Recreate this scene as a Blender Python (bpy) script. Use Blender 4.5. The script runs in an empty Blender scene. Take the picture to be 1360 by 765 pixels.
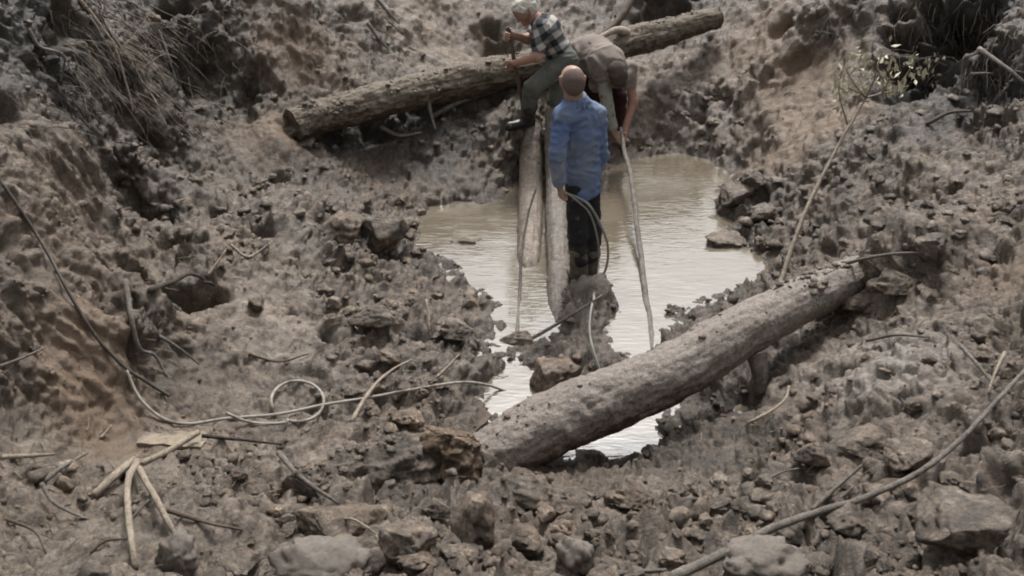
import bpy, math, random
import numpy as np
from mathutils import Vector, Matrix, Quaternion
from mathutils.bvhtree import BVHTree

# ------------------------------------------------------------------ camera, sky, sun, exposure
scene = bpy.context.scene
COL = scene.collection
CAM_Z, PITCH, FPX = 3.3, math.radians(28.0), 1306.0      # metres, radians, focal length in photo pixels (1360 wide)
cam_d = bpy.data.cameras.new('camera')
cam_d.sensor_fit = 'HORIZONTAL'
cam_d.angle = 2 * math.atan(680 / FPX)
cam_d.clip_start, cam_d.clip_end = 0.05, 6000
cam = bpy.data.objects.new('camera', cam_d)
cam.location = (0, 0, CAM_Z)
cam.rotation_euler = (math.pi / 2 - PITCH, 0, 0)
COL.objects.link(cam)
scene.camera = cam

SUN_EL, SUN_ROT = math.radians(58), math.radians(9)
world = bpy.data.worlds.new('World')
scene.world = world
world.use_nodes = True
wn = world.node_tree
sky = wn.nodes.new('ShaderNodeTexSky')
sky.sky_type = 'NISHITA'
sky.sun_disc = False
sky.sun_elevation = SUN_EL
sky.sun_rotation = SUN_ROT
sky.air_density, sky.dust_density, sky.ozone_density = 1.0, 6.0, 0.4
hs = wn.nodes.new('ShaderNodeHueSaturation')              # cloud cover: the sky's blue is nearly gone
hs.inputs['Saturation'].default_value = 0.12
bg = wn.nodes['Background']
bg.inputs['Strength'].default_value = 0.082
wn.links.new(sky.outputs[0], hs.inputs['Color'])
wn.links.new(hs.outputs[0], bg.inputs['Color'])
sun_d = bpy.data.lights.new('sun', 'SUN')
sun_d.energy = 1.5
sun_d.angle = math.radians(10)
sun_d.color = (1.0, 0.965, 0.92)
sun = bpy.data.objects.new('sun', sun_d)
sdir = Vector((math.sin(-SUN_ROT) * -1 * math.cos(SUN_EL), math.cos(SUN_ROT) * math.cos(SUN_EL), math.sin(SUN_EL)))
sun.rotation_euler = sdir.to_track_quat('Z', 'Y').to_euler()
COL.objects.link(sun)
scene.view_settings.view_transform = 'Standard'
scene.view_settings.look = 'None'
scene.view_settings.gamma = 1.0
scene.view_settings.use_curve_mapping = False
scene.view_settings.exposure = 1.34
scene.cycles.filter_width = 1.9

random.seed(7)
rng = np.random.default_rng(11)

# ------------------------------------------------------------------ numeric helpers
_T = np.random.default_rng(3).uniform(-1, 1, (8192, 3)).astype(np.float32)
_U = np.random.default_rng(4).uniform(0, 1, (8192, 4)).astype(np.float32)


def _hash(i, j, k, s):
    h = (i * 73856093) ^ (j * 19349663) ^ (k * 83492791) ^ (s * 2654435)
    h = (h ^ (h >> 13)) * 1274126177
    return (h ^ (h >> 16)) & 8191


def gnoise(p, seed=0):
    p = np.asarray(p, np.float32)
    i = np.floor(p).astype(np.int64)
    f = p - i
    u = f * f * f * (f * (f * 6 - 15) + 10)
    out = np.zeros(len(p), np.float32)
    for dx in (0, 1):
        for dy in (0, 1):
            for dz in (0, 1):
                g = _T[_hash(i[:, 0] + dx, i[:, 1] + dy, i[:, 2] + dz, seed)]
                d = g[:, 0] * (f[:, 0] - dx) + g[:, 1] * (f[:, 1] - dy) + g[:, 2] * (f[:, 2] - dz)
                w = (u[:, 0] if dx else 1 - u[:, 0]) * (u[:, 1] if dy else 1 - u[:, 1]) * (u[:, 2] if dz else 1 - u[:, 2])
                out += w * d
    return out


def fbm(p, octv=4, seed=0, gain=0.5):
    out, a, q = 0, 1.0, np.asarray(p, np.float32)
    for o in range(octv):
        out = out + a * gnoise(q, seed + o * 17)
        q = q * 2.03 + 5.2
        a *= gain
    return out


def worley(p, seed=0):
    p = np.asarray(p, np.float32)
    i = np.floor(p).astype(np.int64)
    f = p - i
    f1 = np.full(len(p), 9.0, np.float32)
    f2 = f1.copy()
    cid = np.zeros(len(p), np.int64)
    dv = np.zeros((len(p), 3), np.float32)
    for dx in (-1, 0, 1):
        for dy in (-1, 0, 1):
            for dz in (-1, 0, 1):
                h = _hash(i[:, 0] + dx, i[:, 1] + dy, i[:, 2] + dz, seed)
                q = _U[h]
                d = (q[:, 0] + dx - f[:, 0]) ** 2 + (q[:, 1] + dy - f[:, 1]) ** 2 + (q[:, 2] + dz - f[:, 2]) ** 2
                m = d < f1
                f2 = np.where(m, f1, np.minimum(f2, d))
                cid = np.where(m, h, cid)
                dv[m] = np.stack([f[:, 0] - q[:, 0] - dx, f[:, 1] - q[:, 1] - dy, f[:, 2] - q[:, 2] - dz], 1)[m]
                f1 = np.where(m, d, f1)
    return np.sqrt(f1), np.sqrt(f2), _U[cid, 3], dv, _T[(cid * 31 + 7) & 8191]


def ray(px, py):
    dx, dy = (px - 680) / FPX, (382.5 - py) / FPX
    return np.array([dx, math.cos(PITCH) + dy * math.sin(PITCH), -math.sin(PITCH) + dy * math.cos(PITCH)])


def Pz(px, py, z):
    d = ray(px, py)
    return np.array([0, 0, CAM_Z]) + d * ((z - CAM_Z) / d[2])


def P(px, py, y):
    """world point seen at that place of the photograph, at ground distance y"""
    d = ray(px, py)
    return np.array([0, 0, CAM_Z]) + d * (y / d[1])


# ------------------------------------------------------------------ scene helpers
def tag(o, label=None, cat=None, group=None, kind=None):
    if label: o['label'] = label
    if cat: o['category'] = cat
    if group: o['group'] = group
    if kind: o['kind'] = kind
    return o


def mesh_np(name, v, quads=None, tris=None, smooth=True):
    me = bpy.data.meshes.new(name)
    v = np.asarray(v, np.float32)
    me.vertices.add(len(v))
    me.vertices.foreach_set('co', v.ravel())
    nq = 0 if quads is None else len(quads)
    nt = 0 if tris is None else len(tris)
    loops = []
    if nq: loops.append(np.asarray(quads, np.int32).ravel())
    if nt: loops.append(np.asarray(tris, np.int32).ravel())
    loops = np.concatenate(loops)
    me.loops.add(len(loops))
    me.loops.foreach_set('vertex_index', loops)
    me.polygons.add(nq + nt)
    starts = np.concatenate([np.arange(nq) * 4, nq * 4 + np.arange(nt) * 3]).astype(np.int32)
    me.polygons.foreach_set('loop_start', starts)
    me.polygons.foreach_set('use_smooth', np.full(nq + nt, smooth))
    me.update(calc_edges=True)
    return me


def wloc(o):
    v = np.zeros(3)
    while o is not None:
        v = v + np.array(o.location)
        o = o.parent
    return v


def link(name, me, mat, parent=None):
    o = bpy.data.objects.new(name, me)
    COL.objects.link(o)
    if mat is not None and not me.materials: me.materials.append(mat)
    if parent is not None: o.parent = parent
    return o


def empty(name, loc):
    o = bpy.data.objects.new(name, None)
    o.empty_display_size = 0.1
    o.location = loc
    COL.objects.link(o)
    return o


def attr(me, name, val):
    a = me.attributes.new(name, 'FLOAT', 'POINT')
    a.data.foreach_set('value', np.asarray(val, np.float32))


def smoothpath(pts, n, noise=0.0, seed=0):
    """Catmull-Rom through pts, n samples"""
    p = np.asarray(pts, float)
    if len(p) == 2: p = np.array([p[0], (p[0] * 2 + p[1]) / 3, (p[0] + p[1] * 2) / 3, p[1]])
    q = np.vstack([2 * p[0] - p[1], p, 2 * p[-1] - p[-2]])
    seg = len(p) - 1
    t = np.linspace(0, seg - 1e-6, n)
    i = t.astype(int)
    f = (t - i)[:, None]
    a, b, c, d = q[i], q[i + 1], q[i + 2], q[i + 3]
    out = 0.5 * (2 * b + (c - a) * f + (2 * a - 5 * b + 4 * c - d) * f ** 2 + (3 * b - a - 3 * c + d) * f ** 3)
    if noise:
        s = np.linspace(0, np.linalg.norm(p[-1] - p[0]) * 6, n)
        for k in range(out.shape[1]):
            out[:, k] += noise * gnoise(np.stack([s, s * 0 + k * 7.1, s * 0 + seed], 1), 5)
    return out


def tube_vf(path, rad, sides=8, bump=0.0, bfreq=8.0, seed=0, cap=True):
    path = np.asarray(path, float)
    n = len(path)
    rad = np.broadcast_to(np.asarray(rad, float), (n,))
    tan = np.gradient(path, axis=0)
    tan /= np.linalg.norm(tan, axis=1)[:, None] + 1e-9
    up = np.array([0, 0, 1.0]) if abs(tan[0][2]) < 0.9 else np.array([0, 1.0, 0])
    u = np.cross(up, tan[0]); u /= np.linalg.norm(u)
    us = []
    for i in range(n):
        u = u - tan[i] * np.dot(u, tan[i])
        u /= np.linalg.norm(u) + 1e-9
        us.append(u)
    us = np.array(us)
    vs = np.cross(tan, us)
    ang = np.linspace(0, 2 * np.pi, sides, endpoint=False)
    dirs = us[:, None] * np.cos(ang)[None, :, None] + vs[:, None] * np.sin(ang)[None, :, None]
    r = np.repeat(rad[:, None], sides, 1)
    if bump:
        r = r * (1 + bump * fbm((path[:, None] + dirs * rad[:, None, None]).reshape(-1, 3) * bfreq, 3, seed).reshape(n, sides))
    v = (path[:, None] + dirs * r[:, :, None]).reshape(-1, 3)
    i, j = np.meshgrid(np.arange(n - 1), np.arange(sides), indexing='ij')
    a = i * sides + j
    b = i * sides + (j + 1) % sides
    q = np.stack([a, b, b + sides, a + sides], -1).reshape(-1, 4)
    t = []
    if cap:
        v = np.vstack([v, path[0], path[-1]])
        for k in range(sides):
            t.append([n * sides, (k + 1) % sides, k])
            t.append([n * sides + 1, (n - 1) * sides + k, (n - 1) * sides + (k + 1) % sides])
    return v, q, np.array(t, np.int32).reshape(-1, 3)


def ico(sub):
    import bmesh
    bm = bmesh.new()
    bmesh.ops.create_icosphere(bm, subdivisions=sub, radius=1.0)
    v = np.array([x.co[:] for x in bm.verts])
    f = np.array([[x.index for x in g.verts] for g in bm.faces], np.int32)
    bm.free()
    return v, f


# ------------------------------------------------------------------ materials
def new_mat(name):
    m = bpy.data.materials.new(name)
    m.use_nodes = True
    nt = m.node_tree
    b = nt.nodes['Principled BSDF']
    return m, nt, b


def N(nt, t, **kw):
    n = nt.nodes.new(t)
    for k, v in kw.items():
        if k in n.inputs: n.inputs[k].default_value = v
        else: setattr(n, k, v)
    return n


def noise_node(nt, scale, detail=6, rough=0.6, vec=None, dist=0.0):
    n = N(nt, 'ShaderNodeTexNoise', Scale=scale, Detail=detail, Roughness=rough, Distortion=dist)
    if vec is not None: nt.links.new(vec, n.inputs['Vector'])
    return n.outputs['Fac']


def ramp(nt, fac, stops):
    r = nt.nodes.new('ShaderNodeValToRGB')
    els = r.color_ramp.elements
    while len(els) < len(stops): els.new(0.5)
    for e, (p, c) in zip(els, stops):
        e.position = p
        e.color = (*c, 1) if len(c) == 3 else c
    nt.links.new(fac, r.inputs[0])
    return r.outputs[0]


def mix(nt, fac, a, b, mode='MIX'):
    m = nt.nodes.new('ShaderNodeMix')
    m.data_type = 'RGBA'
    m.blend_type = mode
    for s, x in ((0, fac), (6, a), (7, b)):
        if hasattr(x, 'is_linked') or hasattr(x, 'links'): nt.links.new(x, m.inputs[s])
        else: m.inputs[s].default_value = x if s == 0 else ((*x, 1) if len(x) == 3 else x)
    return m.outputs[2]


def mathn(nt, op, a, b=None, clamp=False):
    m = nt.nodes.new('ShaderNodeMath')
    m.operation = op
    m.use_clamp = clamp
    for s, x in ((0, a), (1, b)):
        if x is None: continue
        if hasattr(x, 'links'): nt.links.new(x, m.inputs[s])
        else: m.inputs[s].default_value = x
    return m.outputs[0]


def bump(nt, bsdf, height, strength=0.5, dist=0.01, prev=None):
    b = N(nt, 'ShaderNodeBump', Strength=strength, Distance=dist)
    nt.links.new(height, b.inputs['Height'])
    if prev is not None: nt.links.new(prev, b.inputs['Normal'])
    nt.links.new(b.outputs[0], bsdf.inputs['Normal'])
    return b.outputs[0]


def mud_material(name, attrs=True, vary=False, tint=(1, 1, 1)):
    m, nt, b = new_mat(name)
    pos = nt.nodes.new('ShaderNodeNewGeometry').outputs['Position']
    n1 = noise_node(nt, 1.6, 5, 0.6, pos)
    n2 = noise_node(nt, 9, 7, 0.68, pos)
    n3 = noise_node(nt, 60, 5, 0.7, pos)
    g = ramp(nt, n2, [(0.30, (0.034, 0.026, 0.019)), (0.44, (0.098, 0.079, 0.061)), (0.56, (0.170, 0.142, 0.114)), (0.70, (0.31, 0.270, 0.230))])
    w = ramp(nt, n1, [(0.35, (1.0, 0.955, 0.89)), (0.5, (1.07, 0.985, 0.885)), (0.66, (1.17, 0.99, 0.82))])
    c = mix(nt, 1.0, g, w, 'MULTIPLY')
    n4 = noise_node(nt, 27, 6, 0.75, pos, .6)
    c = mix(nt, .9, c, ramp(nt, n4, [(.36, (.28, .26, .24)), (.47, (.92, .91, .90)), (.58, (1.12, 1.10, 1.07)), (.67, (1.85, 1.78, 1.68))]), 'MULTIPLY')
    f = ramp(nt, n3, [(0.34, (0.45, 0.44, 0.43)), (0.5, (1, 1, 1)), (0.66, (1.5, 1.5, 1.5))])
    c = mix(nt, 0.85, c, f, 'MULTIPLY')
    rough = 0.8
    if attrs:
        def A(nm): return N(nt, 'ShaderNodeAttribute', attribute_name=nm).outputs['Fac']
        oc = A('ochre')
        oc2 = mathn(nt, 'MULTIPLY', oc, ramp(nt, noise_node(nt, 3.5, 6, 0.65, pos), [(0.26, (0, 0, 0)), (0.5, (1, 1, 1))]), True)
        c = mix(nt, oc2, c, mix(nt, n2, (0.100, 0.063, 0.035), (0.245, 0.165, 0.102)))
        hu = mathn(nt, 'MULTIPLY', mathn(nt, 'MULTIPLY', A('humus_shade'), 1.35), ramp(nt, noise_node(nt, 6, 6, 0.7, pos), [(0.28, (0.3, 0.3, 0.3)), (0.5, (1, 1, 1))]), True)
        c = mix(nt, hu, c, mix(nt, n3, (0.014, 0.012, 0.010), (0.050, 0.044, 0.036)))  # dark soil colour, also paints the shade of cavities and overhanging banks
        pale = mathn(nt, 'MULTIPLY', A('pale'), ramp(nt, n2, [(0.35, (0.2, 0.2, 0.2)), (0.6, (1, 1, 1))]), True)
        c = mix(nt, mathn(nt, 'MULTIPLY', pale, .8), c, (0.33, 0.30, 0.272))
        wet = A('wet')
        c = mix(nt, mathn(nt, 'MULTIPLY', wet, 0.55), c, (0.060, 0.050, 0.041))
        rg = mathn(nt, 'SUBTRACT', ramp(nt, noise_node(nt, 5, 5, .7, pos), [(.38, (.25, .25, .25)), (.60, (.66, .66, .66))]), mathn(nt, 'MULTIPLY', wet, 0.22))
        nt.links.new(rg, b.inputs['Roughness'])
    else:
        if vary:
            v = N(nt, 'ShaderNodeAttribute', attribute_name='vary').outputs['Fac']
            c = mix(nt, 0.9, c, ramp(nt, v, [(0.0, (0.62, 0.58, 0.55)), (0.5, (1, 1, 1)), (1.0, (1.3, 1.27, 1.25))]), 'MULTIPLY')
        else:
            oi = nt.nodes.new('ShaderNodeObjectInfo').outputs['Random']
            c = mix(nt, 0.8, c, ramp(nt, oi, [(0.0, (0.68, 0.65, 0.63)), (0.5, (1, 0.98, 0.96)), (1.0, (1.25, 1.22, 1.2))]), 'MULTIPLY')
        c = mix(nt, 1.0, c, tint, 'MULTIPLY')
        b.inputs['Roughness'].default_value = 0.42
    nt.links.new(c, b.inputs['Base Color'])
    b.inputs['Specular IOR Level'].default_value = 0.58
    p0 = bump(nt, b, noise_node(nt, 15, 6, 0.7, pos, .5), 0.6, 0.05)
    p1 = bump(nt, b, noise_node(nt, 45, 8, 0.75, pos), 0.85, 0.025, p0)
    bump(nt, b, noise_node(nt, 150, 5, 0.75, pos), 0.8, 0.008, p1)
    return m


M_MUD = mud_material('mud', True)
M_CLOD = mud_material('clay_lump', False, tint=(1.0, 1.04, 1.10))
M_CRUMB = mud_material('clay_crumbs', False, True, tint=(1.0, 1.03, 1.08))


def wood_material(name, c0, c1, c2, scale=6.0, rough=0.75, mudc=None, mud_amt=0.5):
    m, nt, b = new_mat(name)
    pos = nt.nodes.new('ShaderNodeTexCoord').outputs['Object']
    n1 = noise_node(nt, scale, 9, 0.74, pos)
    n2 = noise_node(nt, scale * 6, 7, 0.75, pos)
    c = ramp(nt, n1, [(0.34, c0), (0.5, c1), (0.66, c2)])
    c = mix(nt, 0.85, c, ramp(nt, n2, [(0.34, (0.42, 0.40, 0.38)), (0.5, (1, 1, 1)), (0.66, (1.4, 1.38, 1.36))]), 'MULTIPLY')
    n3 = noise_node(nt, scale * 22, 5, 0.7, pos)
    c = mix(nt, 0.8, c, ramp(nt, n3, [(0.36, (0.5, 0.48, 0.46)), (0.5, (1, 1, 1)), (0.64, (1.4, 1.38, 1.35))]), 'MULTIPLY')
    if mudc:
        nz = N(nt, 'ShaderNodeSeparateXYZ')
        nt.links.new(nt.nodes.new('ShaderNodeNewGeometry').outputs['Normal'], nz.inputs[0])
        k = mathn(nt, 'ADD', mathn(nt, 'MULTIPLY', nz.outputs[2], 0.5), mathn(nt, 'MULTIPLY', noise_node(nt, scale * 2.2, 9, 0.75, pos), 1.6))
        at = N(nt, 'ShaderNodeAttribute', attribute_name='caked').outputs['Fac']
        k = mathn(nt, 'ADD', k, mathn(nt, 'MULTIPLY', at, .5))
        k = ramp(nt, k, [(0.80 - mud_amt * 0.3, (0, 0, 0)), (1.1 - mud_amt * 0.3, (1, 1, 1))])   # silt that settled on upward sides
        md = ramp(nt, n2, [(0.32, tuple(x * .45 for x in mudc)), (.5, mudc), (.68, tuple(x * 1.4 for x in mudc))])
        md = mix(nt, 0.8, md, ramp(nt, n3, [(0.36, (0.5, 0.48, 0.46)), (0.5, (1, 1, 1)), (0.64, (1.35, 1.33, 1.3))]), 'MULTIPLY')
        c = mix(nt, k, c, md)
    nt.links.new(c, b.inputs['Base Color'])
    b.inputs['Roughness'].default_value = rough
    b.inputs['Specular IOR Level'].default_value = 0.3
    p1 = bump(nt, b, n1, 0.6, 0.03)
    p2 = bump(nt, b, n2, 0.8, 0.012, p1)
    bump(nt, b, n3, 0.7, 0.006, p2)
    return m


M_LOGF = wood_material('muddy_bark', (0.046, 0.027, 0.017), (0.098, 0.060, 0.041), (0.165, 0.118, 0.088), 6.5, 0.55, (0.205, 0.176, 0.153), 0.74)
M_LOGB = wood_material('old_bark', (0.046, 0.032, 0.022), (0.087, 0.065, 0.046), (0.147, 0.116, 0.088), 5.0, 0.8, (0.143, 0.119, 0.092), 0.55)
M_TIMBER = wood_material('wet_timber', (0.058, 0.042, 0.030), (0.097, 0.076, 0.058), (0.133, 0.111, 0.092), 4.0, 0.45, (0.130, 0.112, 0.095), 0.6)
M_TIMBER2 = wood_material('silted_timber', (0.116, 0.090, 0.072), (0.174, 0.142, 0.116), (0.215, 0.180, 0.151), 4.0, 0.5)
M_ROT = wood_material('rotten_wood', (0.034, 0.025, 0.018), (0.118, 0.086, 0.060), (0.225, 0.170, 0.120), 9.0, 0.8)
M_STICKP = wood_material('pale_stripped_wood', (0.216, 0.173, 0.130), (0.317, 0.266, 0.209), (0.403, 0.353, 0.288), 14, 0.6)
M_STICKG = wood_material('grey_dead_wood', (0.099, 0.087, 0.074), (0.167, 0.149, 0.130), (0.236, 0.217, 0.192), 14, 0.75)
M_STICKD = wood_material('dark_root_wood', (0.024, 0.018, 0.015), (0.048, 0.037, 0.030), (0.090, 0.072, 0.060), 14, 0.75)
M_STICKB = wood_material('brown_wet_wood', (0.058, 0.042, 0.031), (0.104, 0.078, 0.058), (0.163, 0.130, 0.104), 14, 0.6)


def plain(name, col, rough=0.7, var=0.25, scale=12, spec=0.4, bmp=0.3, bscale=60, stain=0.0):
    m, nt, b = new_mat(name)
    pos = nt.nodes.new('ShaderNodeTexCoord').outputs['Object']
    n = noise_node(nt, scale, 6, 0.65, pos)
    c = ramp(nt, n, [(0.3, tuple(x * (1 - var) for x in col)), (0.5, col), (0.7, tuple(min(1, x * (1 + var)) for x in col))])
    if stain:
        k = ramp(nt, noise_node(nt, 11, 8, 0.75, pos), [(0.64 - stain * .2, (0, 0, 0)), (0.74 - stain * .2, (1, 1, 1))])
        c = mix(nt, k, c, (0.125, 0.10, 0.08))
    nt.links.new(c, b.inputs['Base Color'])
    b.inputs['Roughness'].default_value = rough
    b.inputs['Specular IOR Level'].default_value = spec
    if bmp: bump(nt, b, noise_node(nt, bscale, 5, 0.6, pos), bmp, 0.006)
    return m


# water: opaque, full of silt
M_WATER, nt, b = new_mat('silty_water')
pos = nt.nodes.new('ShaderNodeTexCoord').outputs['Object']
mp = N(nt, 'ShaderNodeMapping', Scale=(1.0, 2.2, 1.0))
nt.links.new(pos, mp.inputs[0])
c = ramp(nt, noise_node(nt, 1.3, 5, 0.6, mp.outputs[0], 0.6), [(0.3, (0.098, 0.080, 0.057)), (0.55, (0.122, 0.102, 0.076)), (0.75, (0.150, 0.128, 0.100))])
nt.links.new(c, b.inputs['Base Color'])
b.inputs['Roughness'].default_value = 0.03
b.inputs['IOR'].default_value = 2.15
mp2 = N(nt, 'ShaderNodeMapping', Scale=(6.0, 22.0, 1.0))
nt.links.new(pos, mp2.inputs[0])
p1 = bump(nt, b, noise_node(nt, 1.0, 3, 0.5, mp2.outputs[0], 1.2), 0.16, 0.02)
bump(nt, b, noise_node(nt, 2.2, 2, 0.5, pos), 0.25, 0.03, p1)

# ------------------------------------------------------------------ the ground: a pit dug into level ground
CP = [  # photo pixel, then 'z' height or 'y' ground distance
    # bed under the water
    (600, 300, 'z', -.12), (650, 335, 'z', -.14), (700, 300, 'z', -.18), (705, 400, 'z', -.14), (790, 330, 'z', -.15), (850, 300, 'z', -.16),
    (930, 258, 'z', -.14), (880, 230, 'z', -.14), (950, 350, 'z', -.12), (995, 355, 'z', -.08), (890, 345, 'z', -.14), (842, 420, 'z', -.11),
    (850, 468, 'z', -.10), (685, 530, 'z', -.08), (690, 565, 'z', -.08), (850, 580, 'z', -.08), (820, 600, 'z', -.05), (825, 520, 'z', -.06), (700, 250, 'z', -.1), (690, 420, 'z', -.05),
    (760, 300, 'z', -.15), (930, 300, 'z', -.14),
    # shore
    (532, 320, 'z', .04), (575, 345, 'z', .05), (625, 365, 'z', .04), (640, 395, 'z', .04), (655, 440, 'z', .03), (560, 290, 'z', .05), (600, 266, 'z', .05),
    (655, 258, 'z', .05), (640, 500, 'z', .06), (640, 560, 'z', .08), (760, 405, 'z', .09), (790, 398, 'z', .10), (775, 386, 'z', .07), (758, 388, 'z', .06), (800, 388, 'z', .05), (780, 425, 'z', .10), (803, 440, 'z', .05), (835, 400, 'z', -.13), (856, 445, 'z', -.1), (832, 466, 'z', -.08), (660, 528, 'z', -.08), (718, 520, 'z', -.07), (675, 515, 'z', -.06), (716, 430, 'z', -.11), (712, 446, 'z', -.05), (742, 452, 'z', .05),
    (790, 480, 'z', .10), (735, 490, 'z', .13), (700, 470, 'z', .05), (888, 410, 'z', .06), (950, 392, 'z', .06), (1015, 385, 'z', .08), (900, 440, 'z', .12), (950, 430, 'z', .16),
    (1030, 350, 'z', .08), (1000, 320, 'z', .06), (960, 280, 'z', .05), (985, 225, 'z', .06), (930, 202, 'z', .04), (870, 203, 'z', .04), (820, 200, 'z', .05),
    # churned mud on the left of the water
    (450, 330, 'z', .28), (470, 295, 'z', .34), (560, 400, 'z', .14), (500, 450, 'z', .24), (600, 470, 'z', .15), (400, 400, 'z', .38), (300, 350, 'z', .58),
    (300, 450, 'z', .52), (400, 520, 'z', .36), (550, 530, 'z', .2), (240, 500, 'z', .42), (230, 400, 'z', .52), (250, 300, 'z', .7), (350, 260, 'z', .55),
    (430, 275, 'z', .33), (510, 270, 'z', .16), (600, 540, 'z', .16), (620, 430, 'z', .10),
    # bank below the back log
    (560, 235, 'z', .14), (500, 215, 'z', .24), (430, 215, 'z', .40), (600, 215, 'z', .22), (650, 225, 'z', .16), (690, 165, 'y', 8.45), (560, 180, 'z', .40), (620, 170, 'z', .42),
    (450, 180, 'z', .48), (740, 150, 'y', 8.75), (780, 150, 'y', 8.9), (820, 180, 'y', 8.95),
    # behind the back log
    (400, 100, 'y', 8.5), (450, 60, 'y', 9.0), (520, 50, 'y', 9.5), (600, 60, 'y', 9.9), (600, 0, 'y', 10.3), (500, 0, 'y', 9.7), (700, 20, 'y', 10.2), (760, 30, 'y', 10.6), (760, 0, 'y', 10.9),
    (840, 0, 'y', 11.0), (880, 20, 'y', 10.9), (400, 0, 'y', 8.9), (370, 130, 'y', 8.2), (345, 60, 'y', 8.4),
    # gravelly slope on the right of the back log
    (900, 140, 'z', .38), (870, 110, 'y', 9.6), (880, 175, 'z', .16), (940, 90, 'y', 9.75), (980, 30, 'y', 10.1), (1000, 0, 'y', 10.2),
    (1000, 120, 'y', 9.0), (1000, 180, 'y', 8.6), (1050, 180, 'z', .55), (1100, 50, 'y', 9.0), (1100, 0, 'y', 9.2), (1060, 100, 'y', 8.9),
    # right slope
    (1150, 130, 'y', 7.9), (1120, 190, 'z', .75), (1180, 80, 'y', 8.2), (1250, 60, 'y', 8.1), (1250, 0, 'y', 8.2), (1200, 20, 'y', 8.5), (1250, 140, 'y', 7.2), (1310, 60, 'y', 7.6), (1360, 0, 'y', 7.5),
    (1360, 150, 'y', 6.5), (1300, 250, 'z', .95), (1200, 300, 'z', .65), (1100, 300, 'z', .44), (1050, 280, 'z', .24), (1200, 220, 'z', .84), (1060, 350, 'z', .26), (1140, 365, 'z', .60), (1190, 343, 'z', .72), (1245, 328, 'z', .80), (1165, 385, 'z', .60),
    (1300, 400, 'z', .85), (1200, 400, 'z', .62), (1110, 430, 'z', .4), (1360, 400, 'z', 1.0), (1200, 490, 'z', .74), (1120, 520, 'z', .55), (1060, 540, 'z', .38), (1080, 480, 'z', .38),
    (1360, 550, 'z', 1.0), (1300, 650, 'z', .95), (1000, 600, 'z', .40), (940, 570, 'z', .26), (985, 520, 'z', .24), (905, 570, 'z', .10), (915, 610, 'z', .2), (960, 470, 'z', .2), (1020, 475, 'z', .22), (1000, 680, 'z', .68), (1200, 740, 'z', 1.0),
    (1360, 765, 'z', 1.15), (1100, 640, 'z', .66), (1200, 600, 'z', .78),
    # foreground
    (900, 720, 'z', .78), (900, 645, 'z', .40), (800, 645, 'z', .34), (700, 650, 'z', .42), (700, 740, 'z', .80), (600, 720, 'z', .72), (500, 740, 'z', .85), (550, 680, 'z', .5),
    (450, 620, 'z', .42), (520, 640, 'z', .38), (300, 640, 'z', .60), (330, 700, 'z', .72), (400, 740, 'z', .85), (200, 700, 'z', .82), (0, 765, 'z', 1.12), (100, 650, 'z', .76), (350, 580, 'z', .44), (250, 560, 'z', .42),
    (600, 610, 'z', .22), (620, 650, 'z', .34), (640, 600, 'z', .18), (0, 650, 'z', .86), (760, 620, 'z', .2), (870, 620, 'z', .12),
    # near wall on the left and the recess behind its edge
    (0, 595, 'z', .88), (90, 590, 'z', .62), (165, 565, 'z', .47), (160, 400, 'y', 4.25), (160, 450, 'y', 4.1), (161, 350, 'y', 4.4), (162, 500, 'y', 4.0), (176, 400, 'z', .47), (178, 450, 'z', .44), (178, 500, 'z', .42), (178, 350, 'z', .5), (176, 545, 'z', .42), (0, 400, 'y', 3.8), (80, 480, 'y', 3.9), (0, 200, 'y', 4.7), (0, 300, 'y', 4.2), (80, 300, 'y', 4.6), (80, 400, 'y', 4.05),
    (150, 250, 'y', 5.1), (158, 310, 'y', 4.65), (80, 180, 'y', 5.6), (0, 80, 'y', 5.8), (0, 0, 'y', 6.3), (100, 0, 'y', 7.2), (100, 90, 'y', 6.6), (200, 420, 'z', .46), (190, 320, 'y', 6.5), (200, 240, 'y', 7.1),
    (175, 180, 'y', 6.6), (200, 100, 'y', 7.6), (250, 0, 'y', 8.6), (250, 130, 'y', 8.0), (300, 180, 'y', 7.7), (340, 215, 'y', 7.5), (170, 60, 'y', 7.5), (320, 60, 'y', 8.5),
]
pts = []
for px, py, k, v in CP:
    pts.append(Pz(px, py, v) if k == 'z' else P(px, py, v))
for x, y, z in [(-6, 12, 2.0), (-3, 11.5, 1.8), (0, 12, 1.75), (3, 12, 1.75), (6, 11, 1.9), (-4.6, 8, 2.1), (-4.3, 6, 2.3), (-4.0, 4.5, 2.1), (-4, 3, 1.8), (-2.6, 3.0, 1.15), (-3.2, 3.6, 1.6),
                (5, 8.5, 2.1), (5, 6, 2.0), (4.6, 4, 1.7), (4, 2, 1.7), (2.6, 2.2, 1.3), (-2.8, 1.6, 1.6), (0, 1.3, 1.5), (1.3, 1.5, 1.5), (-1.3, 1.5, 1.5), (2.5, 1, 1.65),
                (0, 0, 1.65), (-4, 0, 1.7), (4, 0, 1.7), (0, -3, 1.7), (-8, 6, 1.8), (8, 6, 1.8), (0, 15, 1.7), (-8, 0, 1.7), (8, 0, 1.7), (-8, 14, 1.7), (8, 14, 1.7), (1.5, 11.6, 1.7)]:
    pts.append(np.array([x, y, z], float))
pts = np.array(pts)


def phi(d2): return np.sqrt(d2 + 0.12 ** 2)


A_ = phi(((pts[:, None, :2] - pts[None, :, :2]) ** 2).sum(-1)) - np.eye(len(pts)) * 0.04
W_ = np.linalg.solve(A_, pts[:, 2] - 1.7)


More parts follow.
